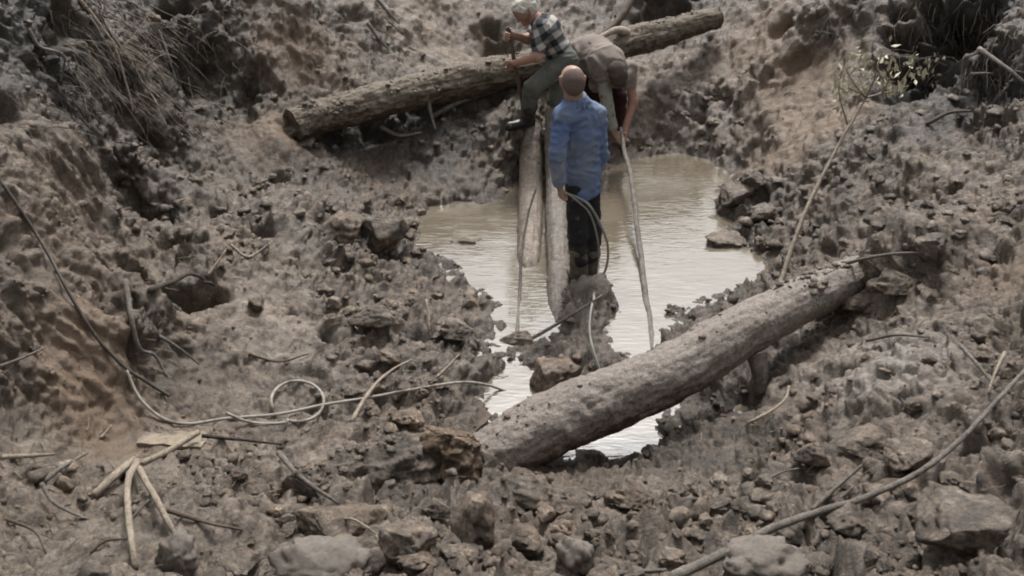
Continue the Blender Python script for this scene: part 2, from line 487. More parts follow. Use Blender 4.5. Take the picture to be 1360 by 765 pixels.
def base_h(x, y):
    sh = np.shape(x)
    x = np.ravel(x).astype(np.float32); y = np.ravel(y).astype(np.float32)
    out = np.zeros(len(x), np.float32)
    for s in range(0, len(x), 60000):
        d2 = (x[s:s + 60000, None] - pts[None, :, 0].astype(np.float32)) ** 2 + (y[s:s + 60000, None] - pts[None, :, 1].astype(np.float32)) ** 2
        out[s:s + 60000] = np.sqrt(d2 + 0.0144) @ W_.astype(np.float32)
    r = np.hypot(x, y - 5)
    k = np.clip((r - 8.5) / 5, 0, 1); k = k * k * (3 - 2 * k)
    out = 1.7 + out * (1 - k)
    return out.reshape(sh)


# polar sheet, dense where the pit is, reaching the horizon
az = np.concatenate([np.linspace(-180, -37, 50, endpoint=False), np.linspace(-37, 37, 920), np.linspace(37, 180, 51)[1:-1]])
az = np.radians(az)
NR, NFAR = 640, 18
rf = np.linspace(0.25, 13.5, 560)
azc = az[::1]
X = np.sin(azc)[:, None] * rf[None]; Y = np.cos(azc)[:, None] * rf[None]
Zf = base_h(X, Y)
dr = np.diff(rf)[None]; dz = np.diff(Zf, axis=1)
rm = 0.5 * (rf[1:] + rf[:-1])[None]; zm = 0.5 * (Zf[:, 1:] + Zf[:, :-1])
met = np.sqrt(dr ** 2 + dz ** 2) / np.sqrt(rm ** 2 + (CAM_Z - zm) ** 2)
met = met * np.where(rm < 1.9, 0.15, 1) * np.where(rm > 11.2, 0.4, 1)
ker = np.ones(9) / 9
cum = np.concatenate([np.zeros((len(azc), 1)), np.cumsum(met, 1)], 1)
cum /= cum[:, -1:]
R = np.empty((len(azc), NR), np.float64)
tt = np.linspace(0, 1, NR)
for a in range(len(azc)): R[a] = np.interp(tt, cum[a], rf)
# keep neighbouring columns together
K = 4
Rp = np.pad(R, ((K, K), (0, 0)), mode='edge')
R = sum(Rp[k:k + len(R)] for k in range(2 * K + 1)) / (2 * K + 1)
far = np.geomspace(13.6, 4000, NFAR)
R = np.concatenate([R, np.repeat(far[None], len(R), 0)], 1)
X = np.sin(az)[:, None] * R; Y = np.cos(az)[:, None] * R
Z = base_h(X, Y)
G = np.stack([X, Y, Z], -1)
na, nr = G.shape[:2]
# normals of the bare shape
da = np.roll(G, -1, 0) - np.roll(G, 1, 0)
drr = np.gradient(G, axis=1)
Nn = np.cross(da, drr)
Nn /= np.linalg.norm(Nn, axis=2)[..., None] + 1e-12
Nn[Nn[..., 2] < 0] *= -1
V = G.reshape(-1, 3)
Nv = Nn.reshape(-1, 3)


def hit_base(px, py):
    d = ray(px, py)
    t = np.arange(2.0, 14.0, 0.02)
    p = np.array([0, 0, CAM_Z]) + d[None] * t[:, None]
    h = base_h(p[:, 0], p[:, 1])
    i = np.argmax(p[:, 2] < h)
    if p[i, 2] >= h[i]: i = len(t) - 1
    return p[i]


# regional character: px, py, large clods, medium, small, ochre, humus, pale, streaks
AP = [  # dark soil column also paints shade in recesses and below the back log
    (80, 200, .15, .2, .45, .3, .15, .1, 1.3), (0, 80, .2, .5, 1, .1, .55, 0, .8), (60, 60, .2, .5, 1, .1, .9, 0, 1), (150, 60, .15, .3, .8, .1, .45, .05, 1.6), (250, 60, .25, .5, .8, .05, .6, 0, 1.4), (320, 120, .3, .5, .8, .1, .62, 0, 1.2),
    (80, 330, .15, .3, .7, .45, .05, .15, 1.2), (20, 370, .2, .25, .5, .3, .35, .1, 1.1), (120, 500, .1, .25, .5, 1.0, 0, .1, .5), (30, 500, .2, .4, .7, .2, .3, .1, .4), (80, 430, .1, .3, .7, .6, .05, .2, 1), (150, 430, .1, .3, .6, .5, .1, .2, 1), (140, 330, .1, .3, .7, .4, .1, .2, 1.2),
    (200, 270, .4, .7, 1, .05, .35, .2, .2), (190, 440, .2, .5, .9, .1, .6, 0, .3), (230, 520, .2, .5, .9, .1, .45, 0, .2), (260, 350, .3, .5, .8, .2, .2, .15, .3),
    (400, 70, .3, .4, .7, .75, .25, 0, .6), (450, 120, .3, .4, .7, .5, .3, .1, .4), (360, 180, .2, .4, .6, .8, .3, 0, .5), (520, 20, .2, .3, .6, .45, .1, .3, .9), (600, 40, .15, .3, .5, .6, .05, .4, .9), (660, 40, .3, .3, .6, .4, .55, 0, .6), (460, 20, .2, .4, .6, .3, .4, .1, .7),
    (420, 210, .1, .3, .6, .5, .55, 0, .7), (520, 190, .1, .3, .6, .5, .6, 0, .7), (600, 190, .1, .4, .8, .4, .6, 0, .5), (560, 165, .1, .3, .7, .2, .9, 0, .5), (470, 175, .1, .3, .7, .2, .9, 0, .5), (500, 240, .15, .4, .7, .4, .35, 0, .3), (640, 200, .15, .5, 1, .5, .35, .1, .3), (700, 165, .2, .5, 1, .3, .3, .1, .2),
    (300, 270, .4, .7, 1, .05, .3, .2, 0), (400, 270, .5, .8, 1, .1, .2, .2, 0), (470, 300, .8, 1, 1, .05, .5, .1, 0), (530, 265, .3, .6, .9, .4, .1, .2, 0),
    (350, 400, .25, .2, .3, .2, .0, .3, .6), (410, 440, .25, .25, .35, .2, .0, .3, .5), (450, 400, .4, .7, .8, .15, .1, .3, 0), (550, 400, .6, .9, 1, .1, .2, .2, 0), (600, 460, .7, .9, 1, .1, .2, .2, 0), (500, 480, .6, .9, 1, .1, .2, .2, 0), (300, 480, .3, .35, .5, .2, .15, .2, .4), (400, 560, .5, .7, .9, .1, .2, .25, 0),
    (780, 440, .3, .8, 1, .2, .1, .45, 0), (735, 490, .6, .8, 1, .1, .4, .1, 0), (930, 410, .3, .8, 1, .1, .25, .2, 0), (570, 550, .4, .7, 1, .1, .2, .2, 0),
    (900, 150, .25, .7, 1, .05, .1, .4, 0), (960, 150, .3, .6, .9, .1, .1, .3, 0), (860, 120, .2, .5, .8, .6, .1, .1, .2), (780, 20, .2, .4, .6, .2, .3, .2, .6), (880, 10, .3, .3, .6, .2, .6, 0, .3),
    (1000, 60, .4, .4, .6, .75, .05, .05, .4), (1050, 120, .4, .4, .6, .9, .0, .15, .5), (1040, 190, .3, .4, .6, .8, 0, .2, .5), (1110, 90, .3, .4, .6, .6, .1, .1, .5), (1120, 150, .3, .5, .7, .9, .1, 0, .2), (1090, 20, .3, .4, .7, .2, .3, 0, .7), (1000, 110, .3, .4, .6, .5, 0, .25, .4),
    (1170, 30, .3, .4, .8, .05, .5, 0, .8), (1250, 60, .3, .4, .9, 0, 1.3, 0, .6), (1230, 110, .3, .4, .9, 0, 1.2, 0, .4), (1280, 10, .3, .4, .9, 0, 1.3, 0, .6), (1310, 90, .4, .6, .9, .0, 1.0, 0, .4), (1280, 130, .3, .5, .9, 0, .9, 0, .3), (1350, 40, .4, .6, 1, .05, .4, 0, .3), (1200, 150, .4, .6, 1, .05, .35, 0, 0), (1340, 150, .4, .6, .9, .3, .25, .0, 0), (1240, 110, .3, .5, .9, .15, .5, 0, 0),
    (1000, 270, .8, 1, 1, .05, .35, .05, 0), (1100, 260, .4, .7, 1, .05, .12, .1, 0), (1200, 240, .35, .6, .9, .08, .1, .12, 0), (1300, 260, .35, .5, .9, .1, .1, .1, 0), (1100, 320, .4, .7, 1, .1, .2, .1, 0), (1060, 360, .3, .6, .9, .3, .25, .05, 0),
    (1200, 350, .5, .7, 1, .05, .1, .15, 0), (1300, 380, .5, .7, 1, .35, .15, .1, 0), (1350, 450, .5, .7, 1, .3, .15, .1, 0), (1150, 430, .4, .6, .9, .05, .1, .25, 0), (1200, 500, .3, .6, 1, .05, .0, .6, 0), (1100, 500, .3, .6, .9, .05, .0, .45, 0), (1050, 580, .5, .7, 1, .1, .35, 0, 0), (960, 580, .4, .6, .9, .1, .5, 0, 0),
    (1300, 560, .6, .8, 1, .1, .15, .15, 0), (1200, 640, .7, .9, 1, .1, .15, .2, 0), (1000, 660, .7, 1, 1, .1, .15, .2, 0), (900, 650, .4, .8, 1, .25, .15, .2, 0), (800, 680, .8, 1, 1, .1, .15, .2, 0), (650, 720, 1, 1, 1, .05, .2, .2, 0), (500, 700, 1, .8, .8, .1, .15, .25, 0), (700, 630, .4, .6, .8, .3, .15, .2, 0),
    (1300, 740, .9, 1, 1, .1, .2, .15, 0), (1100, 730, .9, 1, 1, .05, .2, .2, 0), (900, 740, 1, 1, 1, .05, .2, .2, 0), (350, 730, .8, .8, .8, .1, .1, .3, 0), (200, 680, .4, .6, .8, .15, .1, .3, .1), (100, 640, .3, .5, .8, .15, .1, .2, .1), (50, 720, .4, .6, .9, .15, .15, .15, .1), (300, 640, .4, .6, .7, .1, .1, .4, .1),
    (480, 620, .4, .5, .6, .15, .05, .5, 0), (610, 640, .4, .6, .8, .1, .6, 0, 0), (240, 580, .1, .2, .4, .5, 0, .35, .2),
]
AP = np.array(AP, float)
oc_ = AP[:, 5] >= .6
AP[oc_, 3] *= .55; AP[oc_, 4] *= .55
AH = np.array([hit_base(a[0], a[1]) for a in AP])
vis = (V[:, 1] > 0.5) & (np.hypot(V[:, 0], V[:, 1]) < 13.5) & (np.abs(np.arctan2(V[:, 0], V[:, 1])) < 0.8)
idx = np.nonzero(vis)[0]
num = np.zeros((len(idx), 7), np.float32); den = np.zeros((len(idx), 1), np.float32)
Vi = V[idx].astype(np.float32)
Vw = Vi + 0.12 * np.stack([gnoise(Vi * 2.2, 40), gnoise(Vi * 2.2, 41), gnoise(Vi * 2.2, 42)], 1) * 2
for h, a in zip(AH, AP):
    d2 = ((Vw - h.astype(np.float32)) ** 2).sum(1) + 0.01
    w = (1 / (d2 * d2))[:, None]
    num += w * a[None, 2:].astype(np.float32); den += w
ATT = np.tile(np.array([.4, .5, .8, .2, .15, .15, .1], np.float32), (len(V), 1))
ATT[idx] = num / den

for px, py, rad, amt in [(125, 505, .34, 1.1), (110, 440, .22, .6), (1055, 120, .45, .7), (1010, 60, .4, .3), (600, 40, .5, .25), (405, 80, .4, .3), (365, 185, .25, .2), (1040, 190, .3, .5), (1330, 370, .2, .5)]:
    d2 = ((V - hit_base(px, py)) ** 2).sum(1)
    w = np.exp(-d2 / rad ** 2) * vis
    ATT[:, 3] = np.minimum(ATT[:, 3] + amt * w, 1.35)
    ATT[:, 1] *= 1 - .45 * w; ATT[:, 2] *= 1 - .4 * w; ATT[:, 4] *= 1 - .8 * w

for px, py, rad, amt in [(1190, 500, .34, .6), (400, 450, .5, .2), (930, 140, .4, .3), (560, 620, .2, .3)]:
    ATT[:, 5] += amt * np.exp(-((V - hit_base(px, py)) ** 2).sum(1) / rad ** 2) * vis
# relief, pushed out along the bare surface's normal
fade = np.clip(1 - (np.hypot(V[:, 0], V[:, 1]) - 12.5) / 4, 0, 1) * np.where(vis, 1, 0.5)
Q = V.astype(np.float32)
warp = np.stack([fbm(Q * 5, 2, 60), fbm(Q * 5, 2, 61), fbm(Q * 5, 2, 62)], 1)
disp = 0.075 * fbm(Q * 1.3, 3, 1)


def clods(cell, seed, wp, tilt, keep):
    """broken clay: rounded lumps with tilted faces, some missing, dark gaps between"""
    f1, f2, r, dv, tl = worley(Q / cell + warp * wp, seed)
    edge = np.clip((f2 - f1) * 2.6, 0, 1)
    face = (dv * tl).sum(1) * tilt
    up = np.clip((r - keep) / (1 - keep), 0, 1)
    d = np.sqrt(np.clip(1 - (f1 / 0.9) ** 2, 0, 1))
    return (0.25 + 0.75 * d + face) * (0.15 + 0.85 * up) * edge ** 0.65


def billow(p, octv, seed, gain=.55):
    out, a, q = 0, 1.0, p
    for o in range(octv):
        out = out + a * np.abs(gnoise(q, seed + o))
        q = q * 2.1 + 3.7
        a *= gain
    return out


churn = np.clip(0.62 + 1.9 * fbm(Q * 1.9, 3, 77), 0.1, 1.35)          # trodden smooth here, broken up there
churn2 = np.clip(0.6 + 2.2 * fbm(Q * 4.1, 3, 78), 0.05, 1.4)
disp += 0.055 * fbm(Q * 2.9, 3, 15) * (0.4 + ATT[:, 0])
disp += ATT[:, 0] * 0.19 * churn * (clods(0.34, 5, 0.5, 0.9, 0.25) - 0.3)
disp += ATT[:, 1] * 0.100 * churn2 * (clods(0.155, 6, 0.7, 1.0, 0.2) - 0.25)
disp += ATT[:, 2] * 0.036 * (0.3 + 0.7 * churn) * (clods(0.052, 7, 0.8, 1.0, 0.2) - 0.25)
disp += 0.017 * fbm(Q * 11, 4, 21, .6) * (0.5 + ATT[:, 1])
disp += (0.150 * (billow(Q * 5.2 + warp * .8, 4, 83) - .42) * (.45 + .55 * churn) * np.clip(ATT[:, 1] * 1.25, .12, 1.0)) * np.where(Q[:, 1] < 3.6, .8, 1)
rid = 1 - np.abs(fbm(Q * 4.0, 3, 31)) * 2.6
disp -= 0.030 * np.clip(rid - 0.72, 0, 1) / 0.28 * (0.35 + 0.65 * ATT[:, 1])
# streaks dragged down the cut faces
sd = np.stack([Q[:, 0] * 9 + Q[:, 2] * 3.0, Q[:, 1] * 9 + Q[:, 2] * 2.0, Q[:, 2] * 1.6], 1)
steep = np.clip((0.92 - Nv[:, 2]) * 3, 0, 1)
disp += ATT[:, 6] * (.25 + .75 * steep) * (0.06 * fbm(sd, 3, 51) + 0.028 * fbm(sd * 2.7, 2, 52))
# hollows: px, py, radius, depth
for px, py, rad, dep in [(250, 392, .16, .16), (985, 512, .16, .14), (370, 632, .13, .14), (610, 640, .12, .12), (880, 15, .25, .25), (75, 45, .16, .22), (1250, 45, .42, .42), (1215, 85, .28, .28), (1225, 5, .3, .3), (1290, 105, .26, .26), (395, 178, .14, .12), (445, 178, .15, .14), (500, 168, .16, .16), (555, 152, .16, .15), (610, 138, .16, .14), (655, 125, .14, .12), (90, 30, .16, .2), (270, 90, .25, .18),
                         (205, 470, .13, .13), (660, 55, .25, .22), (10, 145, .13, .18), (1040, 35, .10, .16), (1062, 78, .08, .1), (1048, 92, .07, .09), (1020, 105, .07, .07), (1200, 120, .15, .12), (1330, 120, .14, .14), (1260, 690, .10, .10), (470, 20, .12, .1), (345, 105, .15, .12), (1075, 160, .10, .08), (710, 690, .07, .10), (630, 672, .05, .08), (20, 330, .15, .1), (740, 505, .05, .04), (1290, 160, .1, .1), (300, 130, .2, .12)]:
    h = hit_base(px, py)
    d2 = ((V + 0.35 * rad * warp * 2.5 - h) ** 2).sum(1)
    disp -= dep * np.exp(-(d2 / rad ** 2) ** 1.5)
for px, py, y_, rad, hgt in [(1195, 345, 5.15, .30, .22), (1240, 330, 5.3, .3, .15), (368, 165, 7.75, .22, .20), (1200, 505, 3.9, .32, .10), (400, 690, 3.35, .2, .06), (640, 700, 3.3, .22, .08), (470, 300, 6.2, .3, .10), (1285, 690, 2.95, .18, .08), (560, 655, 3.6, .15, .05), (778, 396, 5.97, .13, .06), (752, 398, 6.0, .14, .07), (800, 400, 5.95, .14, .06), (668, 622, 4.3, .17, .12), (720, 622, 4.25, .14, .06), (640, 405, 5.95, .15, .07)]:
    h = P(px, py, y_)
    d2 = ((V - h) ** 2).sum(1)
    disp += hgt * np.exp(-d2 / rad ** 2)
r3 = np.random.default_rng(77)
for (x0, y0, x1, y1), cnt in [((380, 620, 1360, 765), 46), ((400, 270, 660, 560), 40), ((0, 620, 400, 765), 12), ((1040, 200, 1360, 600), 36), ((180, 230, 420, 420), 20), ((960, 220, 1040, 330), 10), ((0, 0, 340, 200), 26), ((860, 100, 1000, 190), 8)]:
    for k in range(cnt):
        h = hit_base(r3.uniform(x0, x1), r3.uniform(y0, y1))
        rad = r3.uniform(.025, .065) * (1.4 if y1 < 600 else 1)
        near = np.nonzero(((V - h) ** 2).sum(1) < (rad * 3) ** 2)[0]
        d2 = ((V[near] + rad * 1.6 * warp[near] - h) ** 2).sum(1)
        disp[near] -= rad * r3.uniform(1.0, 1.9) * np.exp(-(d2 / rad ** 2) ** 1.6)
# keep the water's bed under water and the shores low
bed = np.clip((0.06 - V[:, 2]) / 0.1, 0, 1) * vis
disp *= 1 - 0.75 * bed
disp *= fade
# do not let the ground crest toward the lens
disp *= np.where((V[:, 1] < 1.6) & (np.abs(V[:, 0]) < 1.5), 0.4, 1)
V = V + Nv * disp[:, None]
wet = np.clip((0.13 - V[:, 2]) / 0.14, 0, 1) * vis
wet = np.maximum(wet, 0.55 * np.clip((0.4 - V[:, 2]) / 0.3, 0, 1) * np.clip(0.5 + 1.6 * fbm(Q * 2.5, 2, 70), 0, 1) * vis)

ia, ir = np.meshgrid(np.arange(na), np.arange(nr - 1), indexing='ij')
a0 = ia * nr + ir; a1 = ((ia + 1) % na) * nr + ir
quads = np.stack([a0, a0 + 1, a1 + 1, a1], -1).reshape(-1, 4)
centre = len(V)
V2 = np.vstack([V, [[0, 0, float(base_h(np.array([0.]), np.array([0.]))[0])]]])
k = np.arange(na)
tris = np.stack([k * nr, ((k + 1) % na) * nr, np.full(na, centre)], 1)[:, [0, 2, 1]]
tris = tris[:, [0, 2, 1]]
me = mesh_np('ground', V2, quads, tris)
for nm, col in (('ochre', ATT[:, 3]), ('humus_shade', ATT[:, 4]), ('pale', ATT[:, 5]), ('wet', wet)):
    attr(me, nm, np.append(col, 0))
ground = tag(link('ground', me, M_MUD), kind='structure')
me.flip_normals() if me.polygons[len(quads) // 2].normal.z < 0 else None

# a coarse tree of the real surface for standing things on it
sel = vis.reshape(na, nr)
sub = np.stack(np.meshgrid(np.arange(50, 970, 2), np.arange(0, NR - 1, 2), indexing='ij'), -1)
gi = sub[..., 0] * nr + sub[..., 1]
gv = V[gi.ravel()]
sa, sr = gi.shape
i2, j2 = np.meshgrid(np.arange(sa - 1), np.arange(sr - 1), indexing='ij')
q0 = i2 * sr + j2
gq = np.stack([q0, q0 + 1, q0 + sr + 1, q0 + sr], -1).reshape(-1, 4)
BVH = BVHTree.FromPolygons(gv.tolist(), gq.tolist())


def hit(px, py):
    d = ray(px, py)
    loc, nrm, i, dist = BVH.ray_cast(Vector((0, 0, CAM_Z)), Vector(d).normalized())
    if loc is None: return np.array(hit_base(px, py)), np.array([0, 0, 1.0])
    n = np.array(nrm)
    if np.dot(n, d) > 0: n = -n
    return np.array(loc), n


def drop(x, y):
    loc, nrm, i, dist = BVH.ray_cast(Vector((x, y, 6)), Vector((0, 0, -1)))
    return loc.z if loc else 0.0


# water
wx, wy = np.meshgrid(np.linspace(-1.6, 2.6, 60), np.linspace(3.2, 10.2, 90), indexing='ij')
wv = np.stack([wx, wy, wx * 0], -1).reshape(-1, 3)
i2, j2 = np.meshgrid(np.arange(59), np.arange(89), indexing='ij')
q0 = i2 * 90 + j2
water = tag(link('water', mesh_np('water', wv, np.stack([q0, q0 + 90, q0 + 91, q0 + 1], -1).reshape(-1, 4)), M_WATER), kind='structure')

# ------------------------------------------------------------------ logs and timbers
def log_mesh(name, ax, rad, sides=96, n=260, bumpamp=0.10, bfreq=6, seed=0, ends=True):
    path = smoothpath(ax, n)
    t = np.linspace(0, 1, n)
    r = np.interp(t, np.linspace(0, 1, len(rad)), rad)
    v, q, _ = tube_vf(path, r, sides, 0, cap=False)
    c = np.repeat(path, sides, 0)
    d = v - c
    rr = np.linalg.norm(d, axis=1)
    d /= rr[:, None]
    p = v.astype(np.float32)
    s = np.repeat(t * np.linalg.norm(np.array(ax[-1]) - np.array(ax[0])), sides)
    th = np.tile(np.linspace(0, 2 * np.pi, sides, endpoint=False), n)
    g = np.stack([np.cos(th) * 3.2, np.sin(th) * 3.2, s * 1.6], 1)
    rid_ = np.clip(1 - np.abs(fbm(g * np.array([1.6, 1.6, .9], np.float32), 3, seed + 6)) * 3, 0, 1) ** 2
    f1b, f2b, rb_, _, _ = worley(p * 17 + .5 * fbm(p * 9, 2, 3)[:, None], seed + 8)
    k = bumpamp * rr * (0.9 * fbm(p * bfreq * 1.7, 5, seed + 1, .62) - .22 * rid_ + .5 * np.clip(.55 - f1b, 0, 1) * (rb_ > .45) + 1.1 * gnoise(p * 2.1, seed + 2) + .9 * gnoise(p * 4.6, seed + 12) + 0.5 * fbm(g, 3, seed + 3))
    f1, f2, r_, _, _ = worley(p * 9, seed + 4)
    k += bumpamp * rr * 0.35 * np.clip(0.6 - f1, 0, 1) * (r_ > 0.6) * 2
    v = c + d * (rr + k)[:, None]
    tri = []
    for e, i in ((0, 0), (1, n - 1)):                      # broken, slightly hollow end faces
        dirv = path[0] - path[1] if e == 0 else path[-1] - path[-2]
        dirv /= np.linalg.norm(dirv)
        ring = np.arange(sides) + i * sides
        last = ring
        for sc, off in ((0.93, 0.012), (0.6, 0.004), (0.25, -0.006)):
            nv = path[i] + (v[ring] - path[i]) * sc + dirv * (off + 0.02 * gnoise((v[ring] * 14 * sc).astype(np.float32), seed + 9))[:, None]
            b0 = len(v); v = np.vstack([v, nv])
            cur = np.arange(sides) + b0
            j = np.arange(sides); j2 = (j + 1) % sides
            qq = np.stack([last[j], cur[j], cur[j2], last[j2]], 1)
            q = np.vstack([q, qq if e == 1 else qq[:, ::-1]])
            last = cur
        v = np.vstack([v, path[i] - dirv * 0.006])
        j = np.arange(sides); j2 = (j + 1) % sides
        tt = np.stack([last[j], np.full(sides, len(v) - 1), last[j2]], 1)
        tri.append(tt if e == 1 else tt[:, ::-1])
    return v, q, np.vstack(tri)


def thing_mesh(name, v, q, t, mat, label, cat, group=None):
    base = np.array([v[:, 0].mean(), v[:, 1].mean(), v[:, 2].min()])
    o = link(name, mesh_np(name, v - base, q, t), mat)
    o.location = base
    return tag(o, label, cat, group)


# near log over the water
ax = [Pz(628, 628, .06), Pz(705, 578, .20), Pz(800, 534, .30), Pz(900, 490, .39), Pz(1000, 432, .50), Pz(1095, 385, .57), Pz(1180, 352, .56), Pz(1260, 330, .48)]
v, q, t = log_mesh('fallen_log', ax, [.165, .17, .172, .16, .145, .13, .125, .10], seed=3, bumpamp=.10)
LV_ = v
fl = thing_mesh('fallen_log', v, q, t, M_LOGF, 'mud coated fallen log sloping across the near end of the pool into the right bank', 'log')
BL = fl.location
attr(fl.data, 'caked', np.clip((LV_[:, 0] - .75) / .9, 0, 1) * .9)


def child_tube(name, parent, pts_, rad, mat, n=24, sides=8, bumpa=.15, seed=0):
    path = smoothpath(pts_, n, 0.006, seed)
    r = np.interp(np.linspace(0, 1, n), np.linspace(0, 1, len(rad)), rad)
    v, q, t = tube_vf(path, r, sides, bumpa, 14, seed)
    return link(name, mesh_np(name, v - np.array(parent.location), q, t), mat, parent)


c0 = Pz(1005, 470, .38)
child_tube('branch_stub', fl, [c0, c0 + [.02, -.06, -.10], c0 + [.03, -.10, -.2]], [.06, .045, .03], M_LOGF, seed=2)
# back log
ax = [P(388, 168, 7.95), P(430, 154, 8.13), P(480, 141, 8.3), P(580, 115, 8.7), P(690, 92, 9.1), P(800, 66, 9.4), P(880, 44, 9.75), P(952, 24, 10.05)]
v, q, t = log_mesh('bridging_log', ax, [.15, .15, .15, .155, .15, .135, .11], seed=23, bumpamp=.15)
bl = thing_mesh('bridging_log', v, q, t, M_LOGB, 'long mossy log lying across the back of the pit behind the men', 'log')
cst = P(842, 50, 9.62)
child_tube('branch_stub', bl, [cst, P(822, 40, 9.36), P(797, 49, 9.2)], [.05, .04, .022], M_STICKP, seed=4)
child_tube('hanging_root', bl, [P(566, 108, 8.55), P(570, 140, 8.5), P(578, 172, 8.4)], [.022, .018, .012], M_STICKG, seed=5)
# half buried log left of the rotten stump
ax = [Pz(395, 672, .50), Pz(450, 648, .44), Pz(520, 628, .40), Pz(570, 616, .36), Pz(596, 608, .30)]
v, q, t = log_mesh('buried_log', ax, [.13, .155, .15, .14, .13], seed=43, bumpamp=.22, n=130)
bu = thing_mesh('buried_log', v, q, t, M_CLOD, 'short half buried log crusted with pale mud left of the rotten stump', 'log')
attr(bu.data, 'caked', np.full(len(v), .7))
# rotten stump end between the two
ax = [Pz(606, 645, .22), Pz(602, 615, .37), Pz(599, 588, .47), Pz(601, 575, .51)]
v, q, t = log_mesh('rotten_stump', ax, [.14, .16, .155, .11], seed=63, bumpamp=.34, n=60)
thing_mesh('rotten_stump', v, q, t, M_ROT, 'rotten reddish brown stump end with dark underside beside the near log', 'stump')
# two timbers running from the bank into the pool
ax = [P(706, 168, 8.6), Pz(705, 235, .09), Pz(704, 300, .02), Pz(702, 350, -.03), Pz(701, 375, -.15)]
v, q, t = log_mesh('squared_timber', ax, [.10, .105, .10, .09, .08], seed=83, bumpamp=.10, n=160)
thing_mesh('squared_timber', v, q, t, M_TIMBER2, 'smooth silt covered timber running into the pool left of the man in blue', 'timber')
ax = [P(735, 150, 8.6), Pz(738, 230, .16), Pz(740, 300, .09), Pz(742, 370, .03), Pz(744, 452, -.09)]
v, q, t = log_mesh('wet_timber', ax, [.085, .09, .085, .078, .07], seed=103, bumpamp=.13, n=200)
thing_mesh('wet_timber', v, q, t, M_TIMBER, 'pale wet timber standing out of the pool beside the boots of the man in blue', 'timber')


# ------------------------------------------------------------------ sticks, roots, ropes lying on the ground
def lay(pxs, r, lift=1.0, n=None, smooth=5):
    """points of the ground under a line drawn over the photograph, lifted clear of the bumps"""
    pxs = np.array(pxs, float)
    L = np.linalg.norm(np.diff(pxs, axis=0), axis=1).sum()
    n = n or max(8, int(L / 5))
    pp = smoothpath(pxs, n)
    H = np.array([hit(a, b_)[0] for a, b_ in pp])
    dist = np.linalg.norm(H - [0, 0, CAM_Z], axis=1)
    k = min(smooth, n // 2)
    dm = np.pad(dist, k, mode='edge')
    mn = np.array([dm[i:i + 2 * k + 1].min() for i in range(n)])
    mn = np.convolve(np.pad(mn, k, mode='edge'), np.ones(2 * k + 1) / (2 * k + 1), 'valid')
    d = np.minimum(mn, dist) - r * lift
    D = np.array([ray(a, b_) for a, b_ in pp]); D /= np.linalg.norm(D, axis=1)[:, None]
    return np.array([0, 0, CAM_Z]) + D * d[:, None]


def stick(name, pxs, rpx, mat, label, cat, group=None, taper=.55, sides=8, forks=(), wob=.004, n=None, smooth=5, end=None):
    h0 = hit(*pxs[0])[0]
    s = np.linalg.norm(h0 - [0, 0, CAM_Z]) / FPX
    r = rpx * s
    path = lay(pxs, r, 0.8, n, smooth)
    m = len(path)
    q_ = (path * 7).astype(np.float32)
    path = path + wob * np.stack([gnoise(q_, 1), gnoise(q_, 2), gnoise(q_, 3)], 1)
    v, q, t = tube_vf(path, np.linspace(r, r * taper, m) if end is None else np.linspace(r, end * s, m), sides, .22, 22, len(name))
    o = thing_mesh(name, v, q, t, mat, label, cat, group)
    for fk, fr in forks:
        fp = lay(fk, fr * s, 0.8)
        v, q, t = tube_vf(fp, np.linspace(fr * s, fr * s * .5, len(fp)), 6, .2, 22, 3)
        link('twig', mesh_np('twig', v - np.array(o.location), q, t), mat, o)
    return o


# long branch across the lower right corner
stick('long_branch', [(890, 768), (960, 735), (1030, 700), (1085, 681), (1150, 660), (1220, 628), (1280, 580), (1330, 525), (1375, 478)], 6.2, M_STICKG,
      'long grey forked branch lying across the lower right corner', 'branch', forks=[([(1078, 678), (1108, 650), (1145, 618)], 4.5), ([(1108, 668), (1122, 657), (1134, 646)], 3.5)], end=3.2, sides=12, smooth=9)
G1 = 'broken canes radiating in the lower left'
stick('broken_cane', [(124, 658), (150, 634), (178, 610)], 5.5, M_STICKP, 'thickest pale cane of the radiating bundle, pointing left', 'cane', G1, .85)
stick('broken_cane', [(184, 612), (170, 640), (171, 690), (180, 755)], 4.4, M_STICKP, 'long bent pale cane of the bundle pointing straight down', 'cane', G1, .7)
stick('broken_cane', [(184, 622), (208, 664), (234, 712)], 4.0, M_STICKP, 'straight pale cane of the bundle pointing down to the right', 'cane', G1, .8)
stick('broken_cane', [(188, 616), (222, 600), (264, 574)], 4.6, M_STICKP, 'flat pale cane of the bundle pointing up to the right', 'cane', G1, .8)
